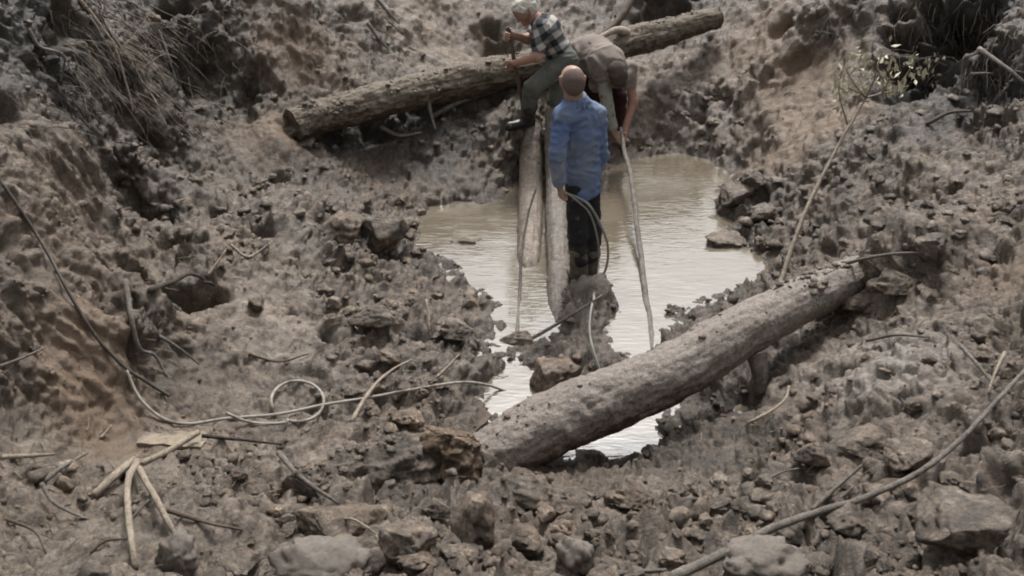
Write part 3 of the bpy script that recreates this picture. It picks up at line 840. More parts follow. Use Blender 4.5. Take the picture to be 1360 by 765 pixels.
ST = [
    ([(-4, 608), (30, 606), (72, 603)], 4, M_STICKP, 'pale stick lying at the left edge above the canes', 'stick'),
    ([(58, 640), (84, 620), (116, 601)], 3.2, M_STICKG, 'grey stick slanting up beside the left edge of the mud', 'stick'),
    ([(55, 642), (72, 668), (116, 690)], 3.0, M_STICKG, 'curved grey twig below the slanting stick at left', 'twig'),
    ([(218, 676), (262, 690), (322, 704)], 3.2, M_STICKB, 'brown stick lying right of the cane bundle', 'stick'),
    ([(370, 602), (400, 634), (450, 670)], 4.0, M_STICKG, 'grey stick lying over the dark hole left of the half buried log', 'stick'),
    ([(268, 579), (320, 584), (375, 590)], 2.6, M_STICKD, 'dark twig lying just below the coiled rope', 'twig'),
    ([(134, 582), (149, 565)], 2.4, M_STICKP, 'short pale splinter at the foot of the ochre wall', 'twig'),
    ([(172, 692), (198, 663)], 2.0, M_STICKG, 'thin twig crossing between the canes', 'twig'),
    ([(166, 372), (174, 420), (185, 462), (205, 472), (222, 500)], 3.6, M_STICKG, 'kinked pale root hanging down the recess behind the left wall edge', 'root'),
    ([(197, 387), (230, 374), (255, 364), (285, 379)], 4.0, M_STICKD, 'dark arched root over the hollow on the left slope', 'root'),
    ([(276, 367), (288, 350), (300, 332)], 2.4, M_STICKP, 'pale twig standing beside the arched dark root', 'twig'),
    ([(-3, 487), (30, 475), (60, 462)], 2.4, M_STICKG, 'thin grey twig on the left wall at the edge of the picture', 'twig'),
    ([(212, 446), (240, 464), (265, 484)], 2.4, M_STICKG, 'thin twig on the smooth slope right of the kinked root', 'twig'),
    ([(306, 325), (330, 341), (362, 320)], 2.2, M_STICKP, 'v shaped pale twig high on the left slope', 'twig'),
    ([(466, 560), (494, 516), (520, 492), (548, 477)], 3.0, M_STICKP, 'bowed pale stick in the clods above the coiled rope', 'stick'),
    ([(578, 503), (594, 488), (610, 470)], 2.6, M_STICKP, 'short pale stick in the clods below the pool', 'stick'),
    ([(690, 458), (740, 430), (800, 392)], 3.0, M_STICKG, 'straight stick running from the boots of the man in blue to the left', 'stick'),
    ([(566, 398), (569, 420), (570, 444)], 2.0, M_STICKP, 'tiny upright pale twig among the clods left of the pool', 'twig'),
    ([(993, 562), (1025, 545), (1043, 530), (1048, 512)], 2.4, M_STICKP, 'bent pale twig under the near log on the right', 'twig'),
    ([(818, 763), (850, 759), (886, 757)], 4.5, M_STICKG, 'grey stick at the bottom edge left of the long branch', 'stick'),
    ([(500, -2), (515, 15), (530, 32)], 2.6, M_STICKG, 'pale root on the back wall left of the white haired man', 'root'),
    ([(488, 30), (500, 48), (516, 66)], 2.8, M_STICKG, 'pale root on the back wall above the long mossy log', 'root'),
    ([(575, 155), (600, 140), (625, 131), (668, 117)], 4.0, M_STICKG, 'pale dead branch under the long mossy log', 'branch'),
    ([(505, 168), (530, 180), (560, 176)], 3.0, M_STICKG, 'broken pale root on the brown bank under the long mossy log', 'root'),
    ([(1275, 458), (1300, 487), (1322, 515)], 2.6, M_STICKG, 'thin twig above the long branch at the right', 'twig'),
    ([(1335, 468), (1322, 495), (1312, 525)], 2.4, M_STICKP, 'thin pale twig leaning beside the long branch at right', 'twig'),
    ([(1300, 65), (1330, 85), (1364, 112)], 3.0, M_STICKG, 'pale root at the right edge beside the black cavity', 'root'),
    ([(1290, 98), (1322, 97)], 2.0, M_STICKG, 'short grey root below the black cavity', 'root'),
    ([(1230, 165), (1260, 150), (1290, 147)], 3.0, M_STICKB, 'brown root on the slope behind the bare sapling', 'root'),
    ([(105, -2), (130, 30), (152, 62), (170, 120), (177, 148)], 2.6, M_STICKP, 'long pale straw hanging down the top left wall', 'root'),
    ([(118, 20), (150, 75), (160, 105)], 2.2, M_STICKG, 'grey root beside the long pale straw at top left', 'root'),
    ([(38, 38), (52, 62), (85, 75), (80, 110)], 2.6, M_STICKG, 'crooked grey root in front of the dark fissure at top left', 'root'),
    ([(210, 40), (222, 70), (235, 110)], 2.2, M_STICKG, 'thin root on the dark bank at top left', 'root'),
    ([(440, 690), (470, 690), (505, 712)], 2.0, M_STICKP, 'thin pale straw between the foreground clods', 'straw'),
    ([(622, 665), (648, 678)], 2.4, M_STICKP, 'pale splinter on the upright slab of clay', 'straw'),
    ([(1120, 350), (1180, 338), (1240, 335)], 2.2, M_STICKG, 'thin straw on the right slope above the near log', 'straw'),
    ([(1150, 452), (1190, 445), (1235, 448)], 2.4, M_STICKG, 'grey straw on the right slope above the pale mound', 'straw'),
    ([(1015, 640), (1035, 628), (1060, 622)], 2.2, M_STICKG, 'short grey straw on the mud right of the pool end', 'straw'),
    ([(330, 470), (370, 480), (410, 470)], 2.2, M_STICKB, 'brown twig on the smooth slope above the rope loop', 'twig'),
    ([(120, 735), (140, 718), (175, 715)], 2.6, M_STICKB, 'brown twig at the bottom beside the longest cane', 'twig'),
    ([(10, 690), (45, 705), (60, 735)], 2.2, M_STICKB, 'brown twig near the bottom left corner', 'twig'),
]
for pxs, rp, mt, lb, ct in ST:
    stick({'twig': 'twig', 'root': 'root', 'stick': 'stick', 'straw': 'straw', 'branch': 'dead_branch'}[ct], pxs, rp, mt, lb, ct,
          {'twig': 'twigs strewn over the mud', 'root': 'roots hanging from the cut banks', 'stick': 'sticks strewn over the mud', 'straw': 'straws lying on the mud', 'branch': None}[ct], taper=.45)
# curved brown root behind the back log
path = smoothpath([P(765, 55, 9.75), P(790, 49, 9.85), P(812, 37, 9.95), P(830, 14, 10.1), P(842, -12, 10.3)], 40)
v, q, t = tube_vf(path, np.linspace(.022, .05, 40), 12, .12, 10)
thing_mesh('curved_root', v, q, t, M_STICKB, 'thick curved brown root rising behind the bent man', 'root')
# flat board and bark slabs
def slab(name, px, py, w, h, th, rot, mat, label, cat, tilt=0.0):
    loc, nrm = hit(px, py)
    s = np.linalg.norm(loc - [0, 0, CAM_Z]) / FPX
    g = 9
    xs, ys = np.meshgrid(np.linspace(-1, 1, g * 2), np.linspace(-1, 1, g), indexing='ij')
    top = np.stack([xs * w / 2 * s, ys * h / 2 * s, th + 0 * xs], -1).reshape(-1, 3)
    top[:, 2] += .01 * gnoise((top * 20).astype(np.float32), 3); top[:, 1] += .018 * gnoise((top * 12).astype(np.float32), 4); top[:, 0] += .02 * gnoise((top * 12).astype(np.float32), 6)
    bot = top.copy(); bot[:, 2] -= th * 1.6
    v = np.vstack([top, bot]); nn = len(top)
    i, j = np.meshgrid(np.arange(2 * g - 1), np.arange(g - 1), indexing='ij')
    a = (i * g + j).ravel()
    q = [np.stack([a, a + g, a + g + 1, a + 1], 1), np.stack([a, a + 1, a + g + 1, a + g], 1) + nn]
    rim = [k * g for k in range(2 * g)] + [(2 * g - 1) * g + k for k in range(1, g)] + [k * g + g - 1 for k in range(2 * g - 2, -1, -1)] + [k for k in range(g - 2, 0, -1)]
    rim = np.array(rim); r2 = np.roll(rim, -1)
    q.append(np.stack([rim, rim + nn, r2 + nn, r2], 1))
    o = link(name, mesh_np(name, v, np.vstack(q), smooth=False), mat)
    up = Vector(nrm) * .5 + Vector((0, 0, .5)); up.normalize()
    o.rotation_mode = 'QUATERNION'
    o.rotation_quaternion = up.to_track_quat('Z', 'Y') @ Quaternion((0, 0, 1), rot)
    o.location = loc
    return tag(o, label, cat)


M_BOARD = plain('muddy_board', (.20, .165, .12), .8, .35, 12, bmp=.6, stain=.7)
slab('wood_board', 232, 584, 80, 38, .012, .25, M_BOARD, 'pale flat broken board at the head of the cane bundle', 'board')
slab('bark_slab', 632, 562, 52, 18, .012, .1, M_STICKB, 'dark bark slab between the rotten stump and the small pool', 'bark')


def rope(name, path, r, mat, label, cat='rope', parent=None, n=None):
    v, q, t = tube_vf(path, r, 8, .05, 30)
    return thing_mesh(name, v, q, t, mat, label, cat)


M_ROPE = plain('weathered_rope', (0.253, 0.231, 0.201), .75, .2, 30, bmp=.4, bscale=200, stain=0.7)
M_CABLE = plain('dirty_dark_cable', (0.051, 0.042, 0.036), .6, .3, 20, stain=0.5)
M_HOSE = plain('muddy_hose', (0.210, 0.203, 0.182), .5, .2, 18, stain=0.6)
r = .0125
p = lay([(-5, 232), (20, 268), (60, 330), (95, 395), (130, 450), (166, 488), (190, 504), (225, 526)], r, .8, 130, 9)
rope('cable', p, .0085, M_CABLE, 'dark cable hanging diagonally down the left wall', 'cable')
p = lay([(168, 492), (185, 528), (215, 555), (250, 563), (300, 556), (370, 550), (428, 538), (490, 528), (545, 518), (610, 508), (650, 512), (690, 526), (735, 532)], r, .8, 190, 9)
rope('long_rope', p, .0085, M_ROPE, 'long pale rope running from the left wall to the near log', 'rope')
an = np.linspace(math.radians(195), math.radians(-150), 60)
loop = [(395 + 35 * math.cos(a), 533 - 27 * math.sin(a)) for a in an]
loop = [(362, 545)] + loop[3:-6] + [(380, 561), (350, 563), (322, 558), (300, 548)]
p = lay(loop, r, .9, 140, 7)
rope('rope_coil', p, .0085, M_ROPE, 'pale rope forming one open loop on the mud left of centre', 'rope')

# ------------------------------------------------------------------ sapling
tb = hit(1032, 385)[0]
top = P(1150, 130, 6.9)
sap = empty('bare_sapling', tb)
tag(sap, 'thin leaning sapling with sparse pale leaves on the right slope', 'sapling')
SB = tb


def part_tube(name, par, base, path, rad, mat, sides=8, bmp=.12, bf=25):
    v, q, t = tube_vf(path, rad, sides, bmp, bf)
    return link(name, mesh_np(name, np.asarray(v) - np.asarray(base), q, t), mat, par)


def Lp(px, py, f): return P(px, py, tb[1] + (6.9 - tb[1]) * f)


pth = smoothpath([tb + [0, 0, -.05], Lp(1066, 290, .4), Lp(1110, 200, .75), top], 60, .006)
part_tube('trunk', sap, SB, pth, np.linspace(.017, .0095, 60), M_STICKP)
BR = [[(1150, 130), (1172, 124), (1190, 119), (1207, 114)], [(1150, 130), (1138, 116), (1128, 100), (1120, 84)], [(1150, 130), (1160, 108), (1166, 88), (1172, 68)], [(1148, 128), (1132, 118), (1112, 115)],
      [(1125, 165), (1118, 140), (1114, 118), (1118, 95)], [(1172, 124), (1180, 108), (1186, 90)], [(1128, 100), (1140, 84), (1146, 66)], [(1190, 119), (1205, 98), (1212, 84)]]
tips = []
for k, bpx in enumerate(BR):
    pp = smoothpath([P(a, b_, 6.9 - .1 * (k % 3) * i) for i, (a, b_) in enumerate(bpx)], 16, .006, k)
    part_tube('branch', sap, SB, pp, np.linspace(.008, .003, 16), M_STICKP, 6)
    tips += list(pp[5:])
M_LEAF = plain('withered_leaf', (.42, .39, .28), .6, .4, 3, bmp=0)
lv = np.array([[0, 0, 0], [.4, .22, .06], [.45, -.22, .06], [1, .0, -.05], [.45, 0, -.02]]) * .045
lm = mesh_np('leaf', lv, tris=np.array([[0, 4, 1], [1, 4, 3], [0, 2, 4], [2, 3, 4]]))
lm.materials.append(M_LEAF)
for k in range(140):
    c_ = tips[rng.integers(len(tips))] + rng.normal(0, .045, 3)
    o = bpy.data.objects.new('leaf', lm)
    COL.objects.link(o)
    o.parent = sap
    o.location = Vector(c_ - SB)
    o.rotation_euler = rng.uniform(0, 6.28, 3)
    o.scale = [rng.uniform(.9, 1.9)] * 3

wb, wn_ = hit(1228, 118)
weed = empty('weed', wb)
tag(weed, 'small pale leaved weed growing in front of the black cavity', 'weed')
for k, tip in enumerate([(1212, 66), (1232, 78), (1224, 92), (1246, 70), (1206, 88), (1240, 100)]):
    e_ = P(tip[0], tip[1], wb[1] - .12 - .03 * k)
    pp = smoothpath([wb, (wb + e_) / 2 + [0, 0, .03], e_], 12, .006, k)
    part_tube('stem', weed, wb, pp, np.linspace(.006, .003, 12), M_STICKG, 5)
    for j in range(9):
        o = bpy.data.objects.new('leaf', lm)
        COL.objects.link(o)
        o.parent = weed
        o.location = Vector(pp[-1 - int(rng.integers(5))] + rng.normal(0, .03, 3) - wb)
        o.rotation_euler = rng.uniform(0, 6.28, 3)
        o.scale = [rng.uniform(.7, 1.4)] * 3

# ------------------------------------------------------------------ lumps of clay and stones, each a thing
LV, LF = ico(4)
clod_meshes = []
for k in range(14):
    r2 = np.random.default_rng(100 + k)
    p_ = LV.astype(np.float32)
    n_ = .30 * fbm(p_ * 1.15 + k * 9.3, 3, 200 + k)
    n_ = n_ * 1.5 + .24 * fbm(p_ * 3.4 + k, 4, 300 + k, .6)
    w = p_ * (1 + n_)[:, None]
    for c in range(9 if k < 11 else 3):                    # broken faces
        d_ = r2.normal(size=3); d_ /= np.linalg.norm(d_)
        h_ = r2.uniform(.5, .85)
        ov = np.clip(w @ d_ - h_, 0, None)
        w = w - ov[:, None] * d_ * .95
    w = w + LV * (.20 * (billow(w.astype(np.float32) * 2.6 + k, 4, 400 + k) - .4))[:, None] + LV * (.035 * fbm(w * 15, 3, 500 + k))[:, None]
    w = w * r2.uniform([.85, .8, .6], [1.15, 1.05, .85])
    me_ = mesh_np('clay_clod', w, tris=LF)
    me_.materials.append(M_CLOD)
    clod_meshes.append(me_)
M_STONE = plain('grey_stone', (.118, .100, .083), .6, .3, 9, bmp=.5, bscale=70)


def clod(name, px, py, wpx, hpx, label, cat, group=None, var=None, mat=None, sink=.08, rz=None):
    loc, nrm = hit(px, py + hpx * .3)
    s = np.linalg.norm(loc - [0, 0, CAM_Z]) / FPX
    w_, h_ = wpx * s / 2, hpx * s / 2
    me_ = clod_meshes[var if var is not None else int(rng.integers(14))]
    if mat is not None:
        me_ = me_.copy(); me_.materials.clear(); me_.materials.append(mat)
    o = bpy.data.objects.new(name, me_)
    COL.objects.link(o)
    sz = h_ / .80
    o.scale = (w_, (w_ + sz) * .5, sz)
    o.rotation_euler = (rng.uniform(-.2, .2), rng.uniform(-.2, .2), rng.uniform(-.45, .45) if rz is None else rz)
    up = np.array([0, 0, 1.])
    o.location = Vector(loc + up * h_ * (1 - 2 * sink) * .62 + np.array([0, .3 * h_, 0]))
    return tag(o, label, cat, group)


HERO = [
    ('stone', 432, 752, 122, 52, 'large smooth rounded stone at the bottom edge left of centre', 'stone', 11, M_STONE),
    ('stone', 1008, 748, 100, 48, 'smooth oblong stone under the long branch', 'stone', 12, M_STONE),
    ('stone', 765, 735, 52, 58, 'flat faced greenish stone at the bottom below the near log', 'stone', 13, M_STONE),
    ('stone', 238, 740, 50, 52, 'round grey stone beside the foot of the longest cane', 'stone', 11, M_STONE),
    ('clay_clod', 447, 695, 110, 44, 'wide flat topped clod above the large rounded stone', 'clay clod', 3, None),
    ('clay_clod', 537, 715, 76, 48, 'brown clod right of the large rounded stone', 'clay clod', 1, None),
    ('clay_clod', 632, 690, 62, 96, 'tall upright slab of grey clay under the rotten stump', 'clay clod', 5, None),
    ('clay_clod', 694, 718, 82, 48, 'overhanging pinkish clod right of the upright clay slab', 'clay clod', 0, None),
    ('clay_clod', 690, 650, 85, 44, 'pinkish clod lying against the left foot of the near log', 'clay clod', 2, None),
    ('clay_clod', 585, 678, 36, 28, 'small pale angular clod in the shade left of the upright slab', 'clay clod', 6, None),
    ('clay_clod', 552, 745, 50, 32, 'rounded clod on the bottom edge under the brown clod', 'clay clod', 8, None),
    ('clay_clod', 492, 735, 56, 46, 'grey clod touching the right side of the large rounded stone', 'clay clod', 9, None),
    ('clay_clod', 600, 738, 34, 26, 'small light clod at the bottom near the upright slab', 'clay clod', 10, None),
    ('clay_clod', 322, 748, 48, 34, 'clod at the bottom left of the large rounded stone', 'clay clod', 4, None),
    ('clay_clod', 1285, 700, 110, 78, 'big crumbling clod with a dark hollow in the lower right corner', 'clay clod', 7, None),
    ('clay_clod', 1120, 690, 54, 44, 'rounded clod just below the fork of the long branch', 'clay clod', 8, None),
    ('clay_clod', 1078, 603, 40, 36, 'yellowish clod on the mound above the long branch', 'clay clod', 2, None),
    ('clay_clod', 998, 682, 40, 28, 'small clod above the lower end of the long branch', 'clay clod', 3, None),
    ('clay_clod', 845, 662, 60, 34, 'clod on the mud crest under the end of the pool', 'clay clod', 6, None),
    ('clay_clod', 1150, 585, 70, 30, 'flat clod in the pale mound right of the near log', 'clay clod', 5, None),
    ('clay_clod', 619, 325, 56, 26, 'dark lump standing alone in the left arm of the pool', 'clay clod', 1, None),
    ('clay_clod', 970, 318, 54, 28, 'dark lump at the right edge of the pool', 'clay clod', 4, None),
    ('clay_clod', 982, 258, 48, 34, 'dark wet lump topmost of the pile on the right shore', 'clay clod', 7, None),
    ('clay_clod', 1012, 284, 46, 30, 'dark wet lump in the middle of the pile on the right shore', 'clay clod', 9, None),
    ('clay_clod', 1002, 240, 40, 22, 'flat pale lump behind the pile on the right shore', 'clay clod', 0, None),
    ('clay_clod', 868, 277, 14, 7, 'tiny wet lump showing above the water right of the crooked pole', 'clay clod', 2, None),
    ('clay_clod', 889, 279, 16, 8, 'tiny wet lump in the ripples, right of its twin by the pole', 'clay clod', 6, None),
    ('clay_clod', 903, 296, 10, 6, 'tiniest lump in the ripples in the middle of the right pool', 'clay clod', 1, None),
    ('clay_clod', 948, 292, 30, 14, 'flat wet lump just off the right shore', 'clay clod', 9, None),
    ('clay_clod', 738, 500, 66, 52, 'dark clod on the mud bar behind the near log', 'clay clod', 10, None),
    ('clay_clod', 505, 310, 60, 48, 'dark clod on the left tip of the pool', 'clay clod', 3, None),
    ('clay_clod', 455, 300, 66, 40, 'dark crumbly clod high on the mud left of the pool', 'clay clod', 5, None),
    ('clay_clod', 540, 555, 44, 34, 'rounded clod above the half buried log', 'clay clod', 8, None),
    ('clay_clod', 498, 420, 60, 34, 'broad clod in the churned mud left of the pool', 'clay clod', 2, None),
    ('clay_clod', 610, 440, 50, 32, 'clod at the left shore of the narrow pool arm', 'clay clod', 6, None),
    ('clay_clod', 340, 402, 32, 24, 'lone pale clod on the smooth left slope', 'clay clod', 0, None),
    ('clay_clod', 1230, 325, 44, 28, 'clod where the near log vanishes into the right slope', 'clay clod', 1, None),
    ('clay_clod', 1172, 352, 60, 34, 'flat clod covering the top of the near log at its buried end', 'clay clod', 3, None),
    ('clay_clod', 1195, 378, 56, 36, 'clod heaped against the front of the near log at its buried end', 'clay clod', 6, None),
    ('clay_clod', 1140, 402, 44, 26, 'small clod tucked under the near log just before its buried end', 'clay clod', 9, None),
    ('clay_clod', 408, 190, 30, 16, 'dark clod under the left end of the long mossy log', 'clay clod', 4, None),
    ('clay_clod', 384, 174, 34, 16, 'flat clod covering the left end of the long mossy log', 'clay clod', 1, None),
    ('clay_clod', 690, 448, 44, 20, 'wet clod at the foot of the thin pole', 'clay clod', 2, None),
    ('clay_clod', 1210, 605, 60, 36, 'clod leaning on the long branch', 'clay clod', 7, None),
]
for nm, px, py, w_, h_, lb, ct, vr, mt in HERO:
    clod(nm, px, py, w_ * 1.1, h_ * 1.1, lb, ct, 'stones in the foreground' if nm == 'stone' else 'lumps of clay in the churned mud', vr, mt, rz=rng.uniform(-.3, .3))

REG = [  # photo polygon box, how many, width range in pixels, label shared by lumps nothing tells apart
    ((380, 700, 900, 765), 46, (22, 52), 'brown grey clay lump among the large clods along the bottom edge'),
    ((640, 640, 960, 720), 30, (14, 38), 'small clay lump on the mud crest in front of the near log'),
    ((900, 620, 1360, 765), 46, (16, 46), 'clay lump in the rough mud around the long branch'),
    ((430, 380, 650, 560), 44, (14, 38), 'clay lump in the churned mud left of the pool'),
    ((400, 255, 560, 350), 26, (12, 30), 'dark clay lump on the rise left of the pool'),
    ((1040, 200, 1340, 330), 30, (10, 26), 'small clay lump strewn over the grey right slope'),
    ((950, 225, 1040, 350), 22, (12, 30), 'wet clay lump in the pile on the right shore'),
    ((880, 110, 990, 195), 26, (8, 17), 'small pale stone on the gravelly slope behind the bent man'),
    ((700, 400, 860, 500), 18, (10, 24), 'wet lump on the mud bar behind the near log'),
    ((180, 230, 420, 330), 24, (12, 28), 'lump of clay on the foot of the dark left bank'),
    ((870, 385, 960, 450), 14, (12, 26), 'wet lump on the mud spit between the pool and the near log'),
    ((1050, 330, 1360, 560), 30, (12, 32), 'clay lump on the right slope above the pale mound'),
    ((210, 560, 420, 740), 20, (12, 30), 'clay lump on the trodden mud around the cane bundle'),
]
LM = [(432, 752, 'the large smooth rounded stone'), (1008, 748, 'the smooth oblong stone'), (765, 735, 'the flat faced greenish stone'), (238, 740, 'the round grey stone'),
      (447, 695, 'the wide flat topped clod'), (537, 715, 'the big brown foreground clod'), (632, 690, 'the upright clay slab'), (694, 718, 'the overhanging pinkish clod'), (690, 650, 'the left foot of the near log'),
      (1285, 700, 'the big crumbling corner clod'), (1120, 690, 'the branch fork'), (1078, 603, 'the yellowish clod'), (960, 735, 'the thick end of the long branch'), (845, 662, 'the clod on the mud crest'),
      (1150, 585, 'the flat clod in the pale mound'), (1250, 605, 'the middle of the long branch'), (1330, 525, 'the thin end of the long branch'), (970, 318, 'the dark lump at the pool edge'), (982, 258, 'the topmost wet lump'),
      (738, 500, 'the dark clod on the bar'), (775, 385, "the blue man's boots"), (505, 310, 'the dark clod by the pool tip'), (455, 300, 'the crumbly clod high on the rise'), (540, 555, 'the rounded clod above the buried log'),
      (498, 420, 'the broad clod left of the pool'), (610, 440, 'the clod at the pool arm'), (340, 402, 'the lone pale clod'), (1230, 325, 'the upper end of the near log'), (1032, 385, 'the foot of the sapling'), (1150, 130, 'the fork of the sapling'),
      (1000, 440, 'the middle of the near log'), (395, 533, 'the rope loop'), (180, 640, 'the cane bundle'), (232, 584, 'the broken board'), (410, 635, 'the stick over the dark hole'), (250, 370, 'the arched dark root'), (505, 516, 'the bowed pale stick'),
      (594, 488, 'the short pale stick'), (1300, 487, 'the thin twig at right'), (1190, 445, 'the grey straw on the slope'), (940, 30, 'the right end of the mossy log'), (830, 178, "the bent man's hands"), (865, 468, 'the foot of the crooked pole'), (330, 335, 'the v shaped twig'), (600, 610, 'the rotten stump'), (390, 170, 'the left end of the mossy log')]
lum = []
for (x0, y0, x1, y1), cnt, (w0, w1), lb in REG:
    for k in range(cnt):
        px, py = rng.uniform(x0, x1), rng.uniform(y0, y1)
        w_ = w0 + (w1 - w0) * rng.power(.55) * .95
        loc, _ = hit(px, py)
        if loc[2] < .02: continue
        lum.append((px, py, w_, 'stone' in lb, 'wet' in lb))
cells = {}
for e in lum:
    d_ = [math.hypot(e[0] - a_, (e[1] - b_) * 1.3) for a_, b_, _ in LM]
    i_ = int(np.argmin(d_))
    dx_, dy_ = e[0] - LM[i_][0], e[1] - LM[i_][1]
    way = ('right of' if dx_ > 0 else 'left of') if abs(dx_) > abs(dy_) * 1.3 else ('in front of' if dy_ > 0 else 'behind')
    cells.setdefault((i_, way), []).append((d_[i_], e))
ORD = ['', 'second ', 'third ', 'fourth ', 'fifth ', 'sixth ', 'seventh ', 'eighth ', 'ninth ', 'tenth ', 'eleventh ', 'twelfth ', 'thirteenth ', 'fourteenth ', 'fifteenth ', 'sixteenth ']
for (i_, way), L_ in cells.items():
    L_.sort(key=lambda t: t[0])
    for k, (_, (px, py, w_, st, wt)) in enumerate(L_[:16]):
        szw = 'tiny' if w_ < 15 else 'small' if w_ < 25 else 'middling' if w_ < 36 else 'large'
        kind_ = 'pale stone' if st else 'wet clay lump' if wt else 'clay lump'
        lb = ('%s %s, %snearest %s %s' % (szw, kind_, ORD[k], way, LM[i_][2]))
        clod('pale_stone' if st else 'clay_clod', px, py, w_, w_ * rng.uniform(.5, .8), lb, 'stone' if st else 'clay clod', 'pale stones on the gravelly slope' if st else 'lumps of clay in the churned mud', rz=rng.uniform(0, 6), sink=.42)

# crumbs nobody could count
CV, CF = ico(2)
C1, F1_ = ico(1)
nvis = len(V)
wgt = (ATT[:, 1] * .6 + ATT[:, 2] * .4) * vis * (V[:, 2] > .005)
# density per area: divide out the sampling density
dist = np.linalg.norm(V - [0, 0, CAM_Z], axis=1)
wgt = wgt * np.clip(churn, .2, 1.3) ** 1.5 * np.clip(dist / 5, .5, 1.6) * (np.abs(np.arctan2(V[:, 0], V[:, 1])) < .66) * (V[:, 1] > 1.8)
nsel = 5200
ch = rng.choice(len(V), nsel, p=wgt / wgt.sum())
size = np.minimum(.009 / np.clip(rng.random(nsel), .02, 1) ** .55, .055) * np.clip(.55 + .6 * ATT[ch, 1], .5, 1.2)
big = size > .022
vs, fs, vary = [], [], []
off = 0
for flag, bv, bf, nvar in ((True, CV, CF, 24), (False, C1, F1_, 24)):
    sel_ = ch[big == flag]; sz = size[big == flag]
    shapes = []
    for k in range(nvar):
        p_ = bv.astype(np.float32)
        w = p_ * (1 + .6 * fbm(p_ * 1.3 + k * 5.7, 2, 600 + k) + .35 * fbm(p_ * 3.1 + k, 2, 650 + k))[:, None]
        r2 = np.random.default_rng(900 + k)
        for c in range(6):
            d_ = r2.normal(size=3); d_ /= np.linalg.norm(d_)
            ov = np.clip(w @ d_ - r2.uniform(.4, .75), 0, None)
            w = w - ov[:, None] * d_ * .9
        shapes.append(w * np.array([1.1, 1, .72]))
    shapes = np.array(shapes)
    m = len(sel_)
    kk = rng.integers(nvar, size=m)
    an = rng.uniform(0, 6.28, m)
    ca, sa_ = np.cos(an), np.sin(an)
    S = shapes[kk] * sz[:, None, None]
    X_ = S[:, :, 0] * ca[:, None] - S[:, :, 1] * sa_[:, None]
    Y_ = S[:, :, 0] * sa_[:, None] + S[:, :, 1] * ca[:, None]
    S = np.stack([X_, Y_, S[:, :, 2]], -1) + (V[sel_] + Nv[sel_] * sz[:, None] * .08)[:, None, :] + np.array([0, 0, 1]) * (sz * .05)[:, None, None]
    vs.append(S.reshape(-1, 3))
    fs.append((bf[None] + (np.arange(m) * len(bv))[:, None, None]).reshape(-1, 3) + off)
    vary.append(np.repeat(np.clip(rng.normal(.5, .25, m), 0, 1), len(bv)))
    off += m * len(bv)
me = mesh_np('mud_crumbs', np.vstack(vs), tris=np.vstack(fs))
attr(me, 'vary', np.concatenate(vary))
tag(link('mud_crumbs', me, M_CRUMB), kind='stuff')


def crust(parent, LVx, n, seed, side=-.1, rng_=(.006, .026), bias=None):
    r2 = np.random.default_rng(seed)
    me_ = parent.data
    nrm = np.empty(len(me_.vertices) * 3, np.float32); me_.vertices.foreach_get('normal', nrm); nrm = nrm.reshape(-1, 3)
    co = np.empty(len(me_.vertices) * 3, np.float32); me_.vertices.foreach_get('co', co); co = co.reshape(-1, 3)
    w_ = np.clip(nrm[:, 2] - side, 0, 1) ** 1.5 * np.clip(.2 + 2.2 * fbm(co * 3.0, 2, seed), 0, 2)
    if bias is not None: w_ = w_ * bias(co)
    c_ = r2.choice(len(co), n, p=w_ / w_.sum())
    sz = np.minimum(rng_[0] / np.clip(r2.random(n), .02, 1) ** .55, rng_[1])
    S = shapes[r2.integers(len(shapes), size=n)] * sz[:, None, None] + (co[c_] + nrm[c_] * sz[:, None] * .1)[:, None]
    me2 = mesh_np('mud_crust', S.reshape(-1, 3), tris=(C1F[None] + (np.arange(n) * S.shape[1])[:, None, None]).reshape(-1, 3))
    attr(me2, 'vary', np.repeat(np.clip(r2.normal(.55, .25, n), 0, 1), S.shape[1]))
    tag(link('mud_crust', me2, M_CRUMB, parent), kind='stuff')


C1F = F1_
crust(fl, None, 520, 1, -.1, (.006, .03), lambda c_: .08 + np.clip(c_[:, 0] - .1, 0, 1.5) * 2)
crust(bl, None, 260, 2, .0, (.007, .03))
crust(bu, None, 220, 3, -.1, (.006, .03))


# rootlets and straw: thin strands, joined
def strands(name, boxes, mat, seed):
    r2 = np.random.default_rng(seed)
    vs, qs, off = [], [], 0
    for (x0, y0, x1, y1), cnt, (dx, dy), ln, rad, sag in boxes:
        for k in range(cnt):
            px, py = r2.uniform(x0, x1), r2.uniform(y0, y1)
            loc, nrm = hit(px, py)
            s = np.linalg.norm(loc - [0, 0, CAM_Z]) / FPX
            L = ln * s * r2.uniform(.4, 1.3)
            a = math.atan2(dy, dx) + r2.normal(0, .42)
            d = np.array([math.cos(a), 0, -math.sin(a)])
            d = d - nrm * np.dot(d, nrm); d /= np.linalg.norm(d) + 1e-6
            m = 7
            tt_ = np.linspace(0, 1, m)[:, None]
            path = loc + nrm * (.006 + sag * np.sin(tt_ * 3.1)) + d * L * tt_ + r2.normal(0, .006, (m, 3)).cumsum(0) * min(1, L * 4)
            v, q, _ = tube_vf(path, np.linspace(rad * s, rad * s * .5, m), 4, cap=False)
            vs.append(v); qs.append(q + off); off += len(v)
    tag(link(name, mesh_np(name, np.vstack(vs), np.vstack(qs)), mat), kind='stuff')


